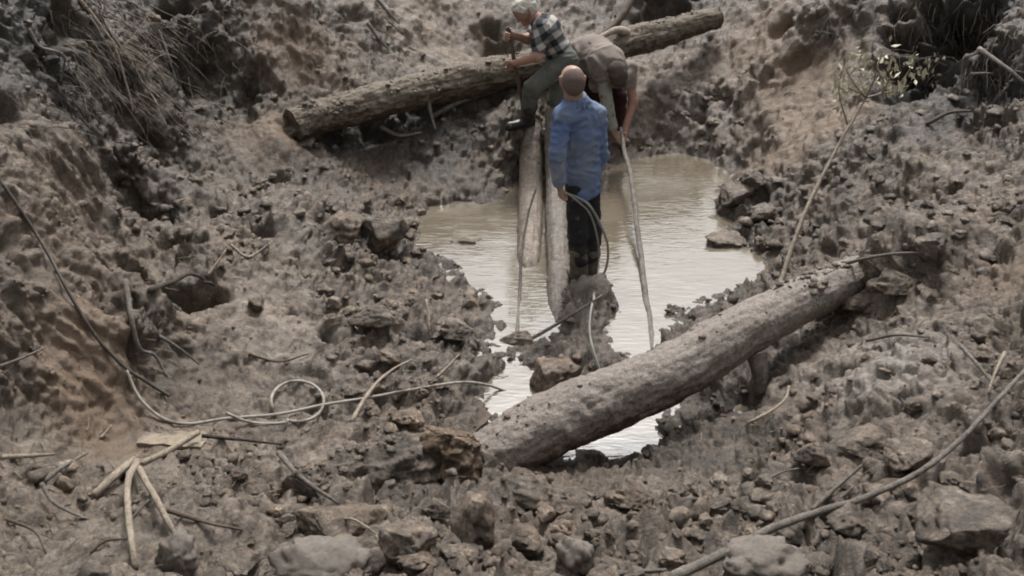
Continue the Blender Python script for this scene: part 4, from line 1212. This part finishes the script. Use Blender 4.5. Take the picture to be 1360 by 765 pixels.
strands('hanging_rootlets', [((70, 0, 220, 140), 70, (.5, 1), 55, .7, .02), ((180, 0, 330, 180), 55, (.6, 1), 40, .6, .02), ((0, 0, 120, 200), 40, (.4, 1), 34, .6, .02),
                             ((1180, 0, 1320, 120), 30, (.05, 1), 50, .6, .03), ((1300, 0, 1360, 130), 60, (.2, 1), 30, .8, .03), ((400, 0, 560, 90), 60, (.3, 1), 28, .6, .015), ((1060, 0, 1180, 60), 40, (.1, 1), 24, .6, .015)], M_STICKG, 5)
strands('pale_rootlets', [((80, 0, 200, 130), 110, (.5, 1), 60, .55, .02), ((150, 20, 300, 170), 90, (.6, 1), 46, .5, .015), ((0, 60, 110, 200), 40, (.5, 1), 34, .5, .01), ((1180, 0, 1330, 110), 36, (.05, 1), 50, .5, .03), ((380, 20, 540, 110), 40, (.4, 1), 26, .5, .01)], M_STICKP, 15)
strands('dark_rootlets', [((60, 0, 330, 190), 130, (.55, 1), 48, .8, .01), ((1180, 0, 1320, 130), 120, (.05, 1), 54, .9, .03), ((380, 150, 640, 190), 40, (.3, 1), 20, .8, .01)], M_STICKD, 6)
strands('straw_litter', [((160, 250, 700, 640), 150, (1, -.2), 20, .75, .004), ((0, 560, 420, 765), 120, (1, -.4), 26, .9, .004), ((900, 380, 1360, 765), 140, (1, -.3), 22, .8, .004), ((420, 640, 900, 765), 50, (1, .3), 22, .8, .004), ((1000, 60, 1360, 330), 80, (.6, .5), 18, .6, .004)], M_STICKP, 7)

# ------------------------------------------------------------------ people: bodies and clothes grown as one skin each
class Field:
    def __init__(self, vox=.008, k=.03):
        self.p = []; self.vox = vox; self.k = k; self.cuts = []; self.fold = None

    def cap(self, a, b, ra, rb, k=None, flat=None, f=1.0):
        self.p.append((np.asarray(a, float), np.asarray(b, float), ra, rb, self.k if k is None else k, None if flat is None else np.asarray(flat, float) / np.linalg.norm(flat), f))
        return self

    def ball(self, c, r, k=None, flat=None, f=1.0):
        return self.cap(c, np.asarray(c, float) + [0, 0, 1e-4], r, r, k, flat, f)

    def chain(self, ps, rs, k=None, flat=None, f=1.0):
        for i in range(len(ps) - 1): self.cap(ps[i], ps[i + 1], rs[i], rs[i + 1], k, flat, f)
        return self

    def mesh(self):
        lo = np.min([np.minimum(p[0], p[1]) - max(p[2], p[3]) * max(1, p[6]) for p in self.p], 0) - .05
        hi = np.max([np.maximum(p[0], p[1]) + max(p[2], p[3]) * max(1, p[6]) for p in self.p], 0) + .05
        n = np.ceil((hi - lo) / self.vox).astype(int) + 1
        ax = [lo[i] + np.arange(n[i]) * self.vox for i in range(3)]
        D = np.full(n, .25, np.float32)
        for a, b, ra, rb, k, fl, f in self.p:
            R_ = max(ra, rb) * max(1, f) + k + 3 * self.vox
            l0 = np.clip(((np.minimum(a, b) - R_ - lo) / self.vox).astype(int), 0, n)
            h0 = np.clip(((np.maximum(a, b) + R_ - lo) / self.vox).astype(int) + 2, 0, n)
            sl = tuple(slice(l0[i], h0[i]) for i in range(3))
            g = np.stack(np.meshgrid(*[ax[i][sl[i]] for i in range(3)], indexing='ij'), -1).astype(np.float32)
            q = g - a.astype(np.float32); ba = (b - a).astype(np.float32)
            if fl is not None:
                q = q + (q @ fl.astype(np.float32))[..., None] * fl.astype(np.float32) * (1 / f - 1)
                ba = ba + (ba @ fl) * fl * (1 / f - 1)
            h = np.clip((q @ ba.astype(np.float32)) / max(float(ba @ ba), 1e-9), 0, 1)
            d = np.linalg.norm(q - h[..., None] * ba.astype(np.float32), axis=-1) - (ra + (rb - ra) * h)
            if fl is not None: d = d * min(1, f)
            o = D[sl]
            m = np.clip(.5 + .5 * (o - d) / k, 0, 1)
            D[sl] = d * m + o * (1 - m) - k * m * (1 - m)
        if self.fold or self.cuts:
            near = np.abs(D) < .06
            ii = np.argwhere(near)
            g = (lo + ii * self.vox).astype(np.float32)
            dv = D[near]
            if self.fold:
                amp, fr, sd = self.fold
                fr = np.asarray(fr, np.float32)
                w = g * fr
                w = w + 1.2 * np.stack([gnoise(g * 5, sd + 1), gnoise(g * 5, sd + 2), gnoise(g * 5, sd + 3)], 1)
                dv = dv + amp * (np.abs(gnoise(w, sd)) * 2.2 - .5) + amp * .5 * gnoise(w * 2.1, sd + 5)
            D[near] = dv
        if self.cuts:
            g = np.stack(np.meshgrid(*ax, indexing='ij'), -1).astype(np.float32)
            for c, nrm in self.cuts:
                nrm = np.asarray(nrm, float) / np.linalg.norm(nrm)
                D = np.maximum(D, ((g - np.asarray(c)) @ nrm).astype(np.float32))
        # surface nets
        ins = D < 0
        cn = n - 1
        cs = np.zeros(cn, int)
        corners = [(i, j, k_) for i in (0, 1) for j in (0, 1) for k_ in (0, 1)]
        for i, j, k_ in corners: cs += ins[i:i + cn[0], j:j + cn[1], k_:k_ + cn[2]]
        act = (cs > 0) & (cs < 8)
        ci = np.argwhere(act)
        vid = np.full(cn, -1, int); vid[act] = np.arange(len(ci))
        acc = np.zeros((len(ci), 3)); cnt = np.zeros(len(ci))
        for a in range(8):
            for ax_ in range(3):
                c0 = corners[a]
                if c0[ax_]: continue
                c1 = list(c0); c1[ax_] = 1
                d0 = D[ci[:, 0] + c0[0], ci[:, 1] + c0[1], ci[:, 2] + c0[2]]
                d1 = D[ci[:, 0] + c1[0], ci[:, 1] + c1[1], ci[:, 2] + c1[2]]
                x = (d0 < 0) != (d1 < 0)
                t_ = np.where(x, d0 / np.where(x, d0 - d1, 1), 0)
                pt = np.tile(np.array(c0, float), (len(ci), 1)); pt[:, ax_] += t_
                acc += pt * x[:, None]; cnt += x
        v = lo + (ci + acc / cnt[:, None]) * self.vox
        qs = []
        for ax_ in range(3):
            o1, o2 = [(1, 2), (2, 0), (0, 1)][ax_]
            s0 = [slice(None)] * 3; s1 = [slice(None)] * 3
            s0[ax_] = slice(0, -1); s1[ax_] = slice(1, None)
            A0, A1 = ins[tuple(s0)], ins[tuple(s1)]
            for flip, M in ((False, A0 & ~A1), (True, ~A0 & A1)):
                e = np.argwhere(M)
                e = e[(e[:, o1] > 0) & (e[:, o2] > 0) & (e[:, o1] < n[o1] - 1) & (e[:, o2] < n[o2] - 1)]
                c = []
                for u, w in ((-1, -1), (0, -1), (0, 0), (-1, 0)):
                    x = e.copy(); x[:, o1] += u; x[:, o2] += w
                    c.append(vid[x[:, 0], x[:, 1], x[:, 2]])
                c = np.stack(c, 1)
                qs.append(c[:, ::-1] if flip else c)
        q = np.vstack(qs)
        # a little relaxing
        for _ in range(2):
            s_ = np.zeros_like(v); c_ = np.zeros(len(v))
            for i in range(4):
                np.add.at(s_, q[:, i], v[q[:, (i + 1) % 4]]); np.add.at(c_, q[:, i], 1)
            v = v * .5 + .5 * s_ / c_[:, None]
        return v, q


def grow(name, fld, mat, parent):
    v, q = fld.mesh()
    return link(name, mesh_np(name, v - wloc(parent), q), mat, parent)


def unit(v): v = np.asarray(v, float); return v / np.linalg.norm(v)


def hand(F, wrist, d, n, s, curl=.5, sc=1.0, thumb=.5):
    """palm, four unequal bent fingers and a thumb; d finger direction, n palm side, s thumb side"""
    d = unit(d); n = unit(n - np.dot(n, d) * d); s_ = unit(np.cross(d, n)); s_ = s_ if np.dot(s_, s) > 0 else -s_
    w = np.asarray(wrist, float)
    for o in (-.022, 0, .022): F.cap(w + s_ * o * .6 * sc, w + (d * .082 + s_ * o) * sc, .017 * sc, .015 * sc, .012)
    for o, L in ((.031, .070), (.011, .080), (-.010, .074), (-.030, .058)):
        p_ = w + (d * .086 + s_ * o) * sc
        a = curl * .55
        for f, r0 in ((.45, .0095), (.32, .0088), (.25, .0078)):
            q_ = p_ + (d * math.cos(a) + n * math.sin(a)) * L * f * sc
            F.cap(p_, q_, r0 * sc, r0 * .93 * sc, .004)
            p_ = q_; a += curl
    p_ = w + (d * .022 + s_ * .030) * sc
    q_ = p_ + (d * .6 + s_ * .7 + n * .3 * thumb) * .036 * sc
    r_ = q_ + (d * .85 + s_ * .15 + n * thumb) * .030 * sc
    F.cap(p_, q_, .0125 * sc, .011 * sc, .008); F.cap(q_, r_, .0108 * sc, .009 * sc, .005)


def head(F, c, fwd, up, sc=1.0):
    """skull centre c; face looks along fwd"""
    fw = unit(fwd); u = unit(up - np.dot(up, fw) * fw); rt = np.cross(fw, u); c = np.asarray(c, float)
    def W(x, y, z): return c + (rt * x + fw * y + u * z) * sc
    F.cap(W(0, -.018, .012), W(0, .022, .018), .083 * sc, .080 * sc, .02, rt, .90)       # cranium
    F.cap(W(0, .03, -.03), W(0, .045, -.085), .060 * sc, .036 * sc, .03, rt, .92)           # face and jaw
    F.cap(W(0, .083, -.012), W(0, .103, -.042), .009 * sc, .013 * sc, .012)               # nose
    F.cap(W(-.03, .076, .006), W(.03, .076, .006), .010 * sc, .010 * sc, .012)            # brow
    F.cap(W(-.018, .083, -.066), W(.018, .083, -.066), .006 * sc, .006 * sc, .006)        # lips
    F.ball(W(0, .075, -.098), .018 * sc, .02)                                              # chin
    for x in (-1, 1):
        F.ball(W(x * .031, .068, -.010), .0125 * sc, .004)                                 # eyes
        F.cap(W(x * .033, .055, -.035), W(x * .05, .02, -.03), .018 * sc, .018 * sc, .02)    # cheeks
        F.cap(W(x * .084, -.008, .012), W(x * .080, .0, -.026), .021 * sc, .015 * sc, .005, fw * .3 + rt, .55)   # ears
    return W


def part_at(name, parent, c, r, mat, scale=(1, 1, 1)):
    v, f = ico(2)
    return link(name, mesh_np(name, v * r * np.array(scale) + np.asarray(c) - np.array(parent.location), tris=f), mat, parent)


M_SKIN = plain('skin', (0.285, 0.180, 0.133), .55, .12, 20, bmp=.15, bscale=200)
M_SKIN2 = plain('sunburnt_skin', (0.286, 0.160, 0.116), .55, .15, 20, bmp=.15, bscale=200)
M_STUB = plain('cropped_hair', (0.105, 0.073, 0.059), .8, .25, 60, bmp=.5, bscale=400)
M_WHITE = plain('white_hair', (0.490, 0.462, 0.399), .7, .15, 25, bmp=.8, bscale=120)
M_TROU = plain('black_trousers', (.019, .019, .020), .8, .3, 8, spec=.2, stain=0.35)
M_GREEN = plain('grey_green_trousers', (0.081, 0.087, 0.075), .85, .2, 10, spec=.2, stain=0.5)
M_MAROON = plain('maroon_trousers', (0.030, 0.010, 0.012), .85, .25, 10, spec=.2, stain=0.2)
M_BOOT = plain('rubber_boot', (0.018, 0.017, 0.015), .45, .4, 9, spec=.4, stain=0.6)
M_BOOTM = plain('muddy_boot', (.078, .064, .048), .7, .5, 14, bmp=.6)
M_BEIGE = plain('beige_shirt', (.185, .156, .138), .85, .10, 6, spec=.2, bmp=.15, stain=0.45)
M_CAP = plain('brown_cap', (.058, .044, .036), .85, .25, 20, spec=.2, stain=0.3)
M_STRIPE = plain('pale_sleeve', (0.240, 0.240, 0.204), .85, .12, 10, spec=.2, stain=0.5)
M_DARKC = plain('dark_collar', (0.018, 0.019, 0.027), .85, .2, 10, spec=.2)

# blue work jacket, washed out and faded in places
M_JACK, nt, b = new_mat('faded_blue_cotton')
pos = nt.nodes.new('ShaderNodeTexCoord').outputs['Object']
c = ramp(nt, noise_node(nt, 2.3, 3, .5, pos, .2), [(.34, (.066, .112, .25)), (.50, (.118, .155, .24)), (.66, (.19, .212, .245))])
c = mix(nt, .5, c, ramp(nt, noise_node(nt, 22, 6, .7, pos), [(.3, (.7, .7, .72)), (.5, (1, 1, 1)), (.7, (1.25, 1.22, 1.2))]), 'MULTIPLY')
c = mix(nt, ramp(nt, noise_node(nt, 9, 8, .75, pos), [(.58, (0, 0, 0)), (.72, (.4, .4, .4))]), c, (.15, .14, .13))
nt.links.new(c, b.inputs['Base Color'])
b.inputs['Roughness'].default_value = .85
b.inputs['Specular IOR Level'].default_value = .2
bump(nt, b, noise_node(nt, 34, 5, .6, pos, 1.0), .5, .012)
M_JACK2 = plain('blue_collar', (0.102, 0.132, 0.216), .85, .15, 10, spec=.2)

# checked shirt: woven bands both ways
M_PLAID, nt, b = new_mat('checked_cotton')
pos = nt.nodes.new('ShaderNodeTexCoord').outputs['Object']
mpn = N(nt, 'ShaderNodeMapping')
mpn.inputs['Rotation'].default_value = (0, .5, .3)
nt.links.new(pos, mpn.inputs[0])
w1 = N(nt, 'ShaderNodeTexWave', Scale=2.9, Distortion=1.2); w1.bands_direction = 'X'
w2 = N(nt, 'ShaderNodeTexWave', Scale=2.7, Distortion=1.2); w2.bands_direction = 'Z'
for w_ in (w1, w2): nt.links.new(mpn.outputs[0], w_.inputs['Vector'])
k1 = ramp(nt, w1.outputs['Fac'], [(.45, (0, 0, 0)), (.6, (1, 1, 1))])
k2 = ramp(nt, w2.outputs['Fac'], [(.45, (0, 0, 0)), (.6, (1, 1, 1))])
c = mix(nt, k1, mix(nt, k2, (.018, .019, .022), (.11, .11, .118)), mix(nt, k2, (.10, .098, .10), (.34, .32, .295)))
nt.links.new(c, b.inputs['Base Color'])
b.inputs['Roughness'].default_value = .85
b.inputs['Specular IOR Level'].default_value = .2


def boot(name, parent, ankle, toe_dir, mat, calf=None, r=.052, foot=.20):
    F = Field(.008, .03)
    a = np.asarray(ankle, float); td = unit([toe_dir[0], toe_dir[1], 0])
    F.cap(a + [0, 0, -.05] - td * .045, a + [0, 0, -.062] + td * (foot - .07), .040, .036, .03)
    F.cap(a + [0, 0, -.075] - td * .05, a + [0, 0, -.080] + td * (foot - .06), .030, .030, .01)
    F.cap(a + [0, 0, -.04], a, .046, r, .03)
    if calf is not None: F.cap(a, calf, r, r * 1.12, .02)
    F.cuts.append((a + [0, 0, -.108], [0, 0, -1]))
    F.fold = (.006, (8, 8, 22), 31)
    return grow(name, F, mat, parent)


# ---- the man in blue, seen from behind, standing on the bar by the timber
by = 6.22
base = Pz(775, 380, .03)
man = empty('person', base)
tag(man, 'bald man in faded blue jacket and black trousers standing with his back turned', 'person', 'men working in the pit')
hc = P(760, 106, by - .02)
fw = unit([-.22, 1, -.30])
B = Field(.007, .03)
neck = P(764, 133, by)
head(B, hc, fw, [0, .15, 1], .94)
B.cap(hc + [0.0, -.02, -.04], neck, .056, .062, .03)
shl, shr = P(749, 154, by - .08), P(790, 153, by + .09)
chest, waist, hips = P(771, 178, by + .02), P(771, 222, by + .02), P(774, 248, by + .02)
side = unit(shr - shl); fwd = unit(np.cross([0, 0, 1], side))
ell, wrl = P(742, 204, by - .16), P(744, 243, by - .13)
elr, wrr = P(796, 205, by + .17), P(785, 232, by + .32)
hl, hr = P(766, 250, by - .02), P(783, 248, by + .06)
knl, knr = P(767, 312, by - .0), P(786, 310, by + .08)
anl, anr = P(769, 362, by - .03), P(784, 358, by + .07)
B.chain([neck, chest, waist, hips + [0, .03, 0]], [.06, .09, .085, .08], .03, fwd, .7)
B.chain([shl, ell, wrl], [.05, .04, .03]); B.chain([shr, elr, wrr], [.05, .04, .03])
B.chain([hl + [0, .04, 0], knl, anl], [.05, .045, .04]); B.chain([hr + [0, .03, 0], knr, anr], [.05, .045, .04])
hand(B, wrl + [.0, .0, -.03], [.12, .1, -1], [.9, .4, .2], [.3, .9, 0], 1.25, .9)
hand(B, wrr, [-.6, .6, -.3], [-.3, .2, -1], [0, 0, 1], .7)
grow('body', B, M_SKIN, man)
Hf = Field(.007, .02)
u = unit(np.array([0, .15, 1]) - np.dot([0, .15, 1], fw) * fw)
Hf.cap(hc - fw * .030 - u * .012, hc - fw * .026 + u * .012, .076, .071, .02, np.cross(fw, u), .95)
Hf.cap(hc - fw * .045 - u * .045, hc - fw * .040 - u * .01, .058, .066, .03)
Hf.cuts.append((hc + u * .045 - fw * .02, u * .75 + fw * .55))
grow('hair', Hf, M_STUB, man)
J = Field(.007, .04)
J.chain([neck + [0, .01, -.03], chest + .02 * side, waist + .02 * side, hips + .02 * side + [0, 0, -.03]], [.078, .130, .112, .122], .05, fwd, .72)
J.cap(neck, shl, .05, .06, .05); J.cap(neck, shr, .05, .06, .05)
J.cap(shl + [0, 0, -.01], shr + [0, 0, -.01], .066, .066, .05)
J.chain([shl + [-.005, 0, -.01], ell + [-.012, -.01, 0], wrl + [-.008, -.01, .02]], [.062, .052, .046], .010); J.chain([shr + [0, 0, -.01], elr, wrr], [.070, .060, .048], .03)
J.fold = (.016, (9, 9, 15), 71)
J.cuts.append((hips + [0, 0, -.085], unit([.3, 0, -1])))
jk = grow('jacket', J, M_JACK, man)
Cc = Field(.006, .02)
for k in range(11):
    a = math.radians(-150 + 300 * k / 10) - math.pi / 2
    p_ = neck + [0, 0, -.012] + .068 * (math.cos(a) * side + math.sin(a) * fwd)
    Cc.cap(p_, p_ + [0, 0, .022] + .006 * unit(p_ - neck), .013, .009, .012)
    Cc.cap(p_, p_ + [0, 0, -.018] + .022 * unit(p_ - neck), .012, .009, .012)
grow('collar', Cc, M_JACK2, jk)
T = Field(.007, .03)
T.cap(hl + [0, .03, .0], hr + [0, .02, .0], .074, .074, .03, fwd, .8)
T.chain([hl + [0, .03, 0], knl, anl + [0, 0, .10]], [.074, .066, .064]); T.chain([hr + [0, .02, 0], knr, anr + [0, 0, .10]], [.074, .066, .064])
T.fold = (.010, (7, 7, 14), 91)
grow('trousers', T, M_TROU, man)
boot('boot', man, anl, [-.5, 1, 0], M_BOOTM, P(768, 335, by - .02), .060, .24)
boot('boot', man, anr, [.25, 1, 0], M_BOOTM, P(785, 333, by + .07), .060, .24)

# hose he holds in his left hand
hy = by - .10
hp = [wrl + [.025, 0, -.07], P(766, 262, hy), P(782, 272, hy - .04), P(797, 297, hy - .05), P(807, 325, hy - .04), P(806, 352, hy - .02), P(797, 374, hy + .0), hit(789, 392)[0] + [0, 0, .012]]
hp += list(lay([(789, 396), (785, 412), (783, 440), (789, 470), (800, 500)], .010, .9, 10))
path = smoothpath(hp, 120)
rope('hose', path, .0085, M_HOSE, 'pale hose looping from the hand of the man in blue down to the mud bar', 'hose')
path = smoothpath([wrl + [.025, .01, -.06], P(768, 268, hy - .02), P(784, 285, hy - .03), P(794, 320, hy), P(795, 350, hy), hit(793, 384)[0]], 60)
rope('hose', path, .0065, M_HOSE, 'second thinner hose strand falling inside the loop behind the man in blue', 'hose')

# ---- the white haired man leaning on the log, facing left, stick in both hands
ly = 8.62
base = P(700, 176, 8.45)
m2 = empty('person', base)
tag(m2, 'white haired man in checked shirt leaning on the long log with a pole', 'person', 'men working in the pit')
hc = P(696, 13, ly - .02)
fw = unit([-.72, -.40, -.62])
hipL, hipR = P(741, 76, ly + .12), P(752, 82, ly - .06)
hipc = (hipL + hipR) / 2
nk = P(712, 26, ly)
shR, shL = P(719, 37, ly - .16), P(722, 30, ly + .15)
ch = P(727, 40, ly + .0); wa = P(737, 60, ly + .02)
elR, wrR = P(713, 76, ly - .26), P(683, 84, ly - .22)
elL, wrL = P(700, 52, ly + .02), P(678, 46, ly - .12)
knR, knL = P(708, 116, ly - .22), P(742, 128, ly + .0)
anR, anL = P(700, 160, ly - .14), P(741, 166, ly - .02)
sd2 = unit(shR - shL)
B = Field(.008, .03)
head(B, hc, fw, [-.35, -.2, 1], 1.0)
B.cap(hc + [.03, .02, -.03], nk, .052, .06, .03)
B.chain([nk, ch, wa, hipc], [.06, .11, .10, .10], .04, unit(np.cross(sd2, [-.4, 0, 1])), .8)
B.chain([shR, elR, wrR], [.048, .042, .030]); B.chain([shL, elL, wrL], [.048, .040, .029])
B.chain([hipR, knR, anR], [.08, .055, .04]); B.chain([hipL, knL, anL], [.08, .055, .04])
pd = unit(P(698, 162, ly - .16) - P(676, 42, ly - .17))
pole_at = lambda py: P(676, 42, ly - .17) + (P(698, 162, ly - .16) - P(676, 42, ly - .17)) * ((py - 42) / 120.)
hand(B, wrR, pole_at(84) - wrR + [-.02, 0, 0], [0, -1, .0], [0, 0, 1], 1.1, 1.05, .9)
hand(B, wrL, pole_at(47) - wrL + [-.02, 0, 0], [0, -1, .0], [0, 0, 1], 1.1, 1.05, .9)
grow('body', B, M_SKIN2, m2)
Hf = Field(.008, .02)
u = unit(np.array([-.35, -.2, 1]) - np.dot([-.35, -.2, 1], fw) * fw); rt = np.cross(fw, u)
Hf.cap(hc - fw * .028 + u * .018, hc + fw * .022 + u * .032, .092, .078, .02, rt, .93)
Hf.cap(hc - fw * .05 - u * .04, hc - fw * .04 + u * .0, .062, .08, .03)
for k in range(16):
    q_ = rng.normal(0, 1, 3); q_ = unit(q_ + u * .6 - fw * .2)
    Hf.cap(hc + q_ * .085, hc + q_ * .104 + np.array([0, 0, -.018]) + rng.normal(0, .01, 3), .024, .008, .012)
Hf.fold = (.016, (24, 24, 24), 41)
Hf.cuts.append((hc + fw * .052 + u * .02, unit(fw * .8 - u * .62)))
grow('hair', Hf, M_WHITE, m2)
S = Field(.008, .035)
fl = unit(np.cross(sd2, unit(nk - hipc)))
S.chain([nk + [.02, 0, -.03], ch, wa, hipc + [-.01, 0, .04]], [.075, .140, .135, .130], .05, fl, .80)
S.cap(shR, shL, .066, .066, .04)
S.chain([shR, (shR * .35 + elR * .65)], [.072, .064]); S.chain([shL, elL * .6 + shL * .4], [.072, .062])
S.fold = (.010, (8, 8, 12), 51)
grow('shirt', S, M_PLAID, m2)
T = Field(.008, .035)
T.cap(hipL, hipR, .105, .105, .04)
T.cap(hipc, hipc + [-.02, 0, .07], .125, .115, .04)
T.chain([hipR, knR, anR + [.0, 0, .08]], [.098, .078, .062]); T.chain([hipL, knL, anL + [0, 0, .08]], [.098, .078, .062])
T.fold = (.011, (8, 8, 12), 61)
grow('trousers', T, M_GREEN, m2)
boot('boot', m2, anR + [0, 0, .04], [-1, -.55, 0], M_BOOT, P(704, 143, ly - .17), .062, .25)
boot('boot', m2, anL + [0, 0, .04], [-.8, -.8, 0], M_BOOT, P(741, 148, ly - .01), .062, .25)
path = smoothpath([P(674, 36, ly - .17), pole_at(60), pole_at(110), pole_at(166)], 40, .006, 3)
v, q, t = tube_vf(path, np.linspace(.019, .016, 40), 8, .1, 20)
thing_mesh('digging_pole', v, q, t, M_STICKB, 'brown pole held upright by the white haired man', 'pole')

# ---- the man bent double behind, head down, both hands on the crooked pole
ty = 8.95
base = P(815, 182, ty)
m3 = empty('person', base)
tag(m3, 'bent over man in a beige shirt and brown cap reaching down with a crooked pole', 'person', 'men working in the pit')
hpL, hpR = P(770, 78, ty + .12), P(800, 74, ty + .22)
hpc = (hpL + hpR) / 2
ch = P(806, 86, ty - .18); sp = P(790, 74, ty + .03)
shA, shB = P(801, 98, ty - .25), P(834, 92, ty - .10)
hc = P(819, 99, ty - .36)
fw = unit([.18, -.55, -.82]); uph = unit([.25, -.8, .3])
elA, wrA = P(806, 140, ty - .30), P(816, 176, ty - .34)
elB, wrB = P(841, 135, ty - .14), P(830, 172, ty - .28)
knA, knB = P(797, 135, ty + .12), P(821, 128, ty + .10)
anA, anB = P(798, 172, ty + .10), P(821, 176, ty + .05)
B = Field(.008, .03)
head(B, hc, fw, uph, 1.0)
B.cap(hc + [0, .03, 0], (shA + shB) / 2 + [0, .05, .02], .052, .06, .03)
B.chain([(shA + shB) / 2, ch, sp, hpc], [.08, .11, .10, .10], .04)
B.chain([shA, elA, wrA], [.048, .040, .030]); B.chain([shB, elB, wrB], [.048, .040, .030])
B.chain([hpL, knA, anA], [.08, .055, .04]); B.chain([hpR, knB, anB], [.08, .055, .04])
pt0, pt1 = P(826, 174, ty - .36), Pz(868, 468, -.02)
hand(B, wrA, P(823, 181, ty - .36) - wrA + [0, 0, -.03], [.6, -.6, 0], [.5, 0, .5], 1.0, 1.05, .8)
hand(B, wrB, P(826, 186, ty - .36) - wrB + [0, 0, -.03], [-.6, -.6, 0], [-.5, 0, .5], 1.0, 1.05, .8)
grow('body', B, M_SKIN2, m3)
Cp = Field(.007, .02)
u = unit(uph - np.dot(uph, fw) * fw); rt = np.cross(fw, u)
Cp.cap(hc - fw * .02 + u * .022, hc + fw * .02 + u * .026, .097, .092, .02, rt, .93)
Cp.cuts.append((hc - u * .0, -u))
Cp.fold = (.006, (9, 9, 9), 33)
cp = grow('cap', Cp, M_CAP, m3)
Br = Field(.006, .01)
Br.cap(hc + fw * .085 + u * .005 - rt * .03, hc + fw * .085 + u * .005 + rt * .03, .048, .048, .02, u, .18)
grow('cap_brim', Br, M_CAP, cp)
S = Field(.008, .05)
S.chain([(shA + shB) / 2 + [-.01, .02, .0], ch, sp, hpc + [-.02, .02, .03]], [.12, .165, .165, .155], .07)
S.cap(P(758, 72, ty + .22), P(784, 70, ty + .2), .13, .15, .06)
S.chain([ch, (shA + shB) / 2 + [0, -.02, -.02]], [.155, .12], .05)
S.cap(shA, shB, .078, .078, .05)
S.cap(P(800, 90, ty - .08), P(793, 112, ty - .06), .10, .075, .05)
S.chain([shB, elB * .45 + shB * .55], [.076, .068])
S.fold = (.017, (7, 7, 10), 81)
sh3 = grow('shirt', S, M_BEIGE, m3)
Sl = Field(.008, .03)
Sl.chain([shA, elA, wrA * .8 + elA * .2], [.066, .056, .046])
Sl.fold = (.007, (9, 9, 14), 83)
grow('sleeve', Sl, M_STRIPE, sh3)
T = Field(.008, .035)
T.cap(hpL + [0, 0, -.02], hpR + [0, 0, -.02], .11, .11, .04)
T.chain([hpL, knA, anA + [0, 0, .05]], [.10, .075, .065]); T.chain([hpR, knB, anB + [0, 0, .05]], [.10, .075, .068])
T.fold = (.010, (8, 8, 12), 85)
grow('trousers', T, M_MAROON, m3)
boot('boot', m3, anA + [0, 0, .02], [.3, -1, 0], M_BOOTM, None, .055, .24)
boot('boot', m3, anB + [0, 0, .02], [.4, -1, 0], M_BOOTM, None, .055, .24)
seg = np.array([(825, 170), (829, 200), (836, 225), (842, 262), (846, 300), (852, 345), (856, 385), (863, 425), (866, 468)], float)
ff = np.linspace(0, 1, len(seg))
path = [pt0 + (pt1 - pt0) * f for f in ff]
path = [P(a, b_, p_[1]) for (a, b_), p_ in zip(seg, path)]
path = smoothpath(path, 70, .008, 9)
v, q, t = tube_vf(path, np.linspace(.017, .024, 70), 9, .22, 16)
thing_mesh('crooked_pole', v, q, t, M_STICKG, 'long crooked grey pole reaching from the bent man into the pool', 'pole')
# thin pole standing in the left arm of the pool
path = smoothpath([Pz(686, 447, .0), P(690, 395, 6.05), P(693, 335, 6.35), P(700, 290, 6.55), P(712, 248, 6.7)], 40, .008, 4)
v, q, t = tube_vf(path, np.linspace(.013, .008, 40), 8, .15, 20)
thing_mesh('thin_pole', v, q, t, M_STICKG, 'thin grey pole standing in the left arm of the pool', 'pole')
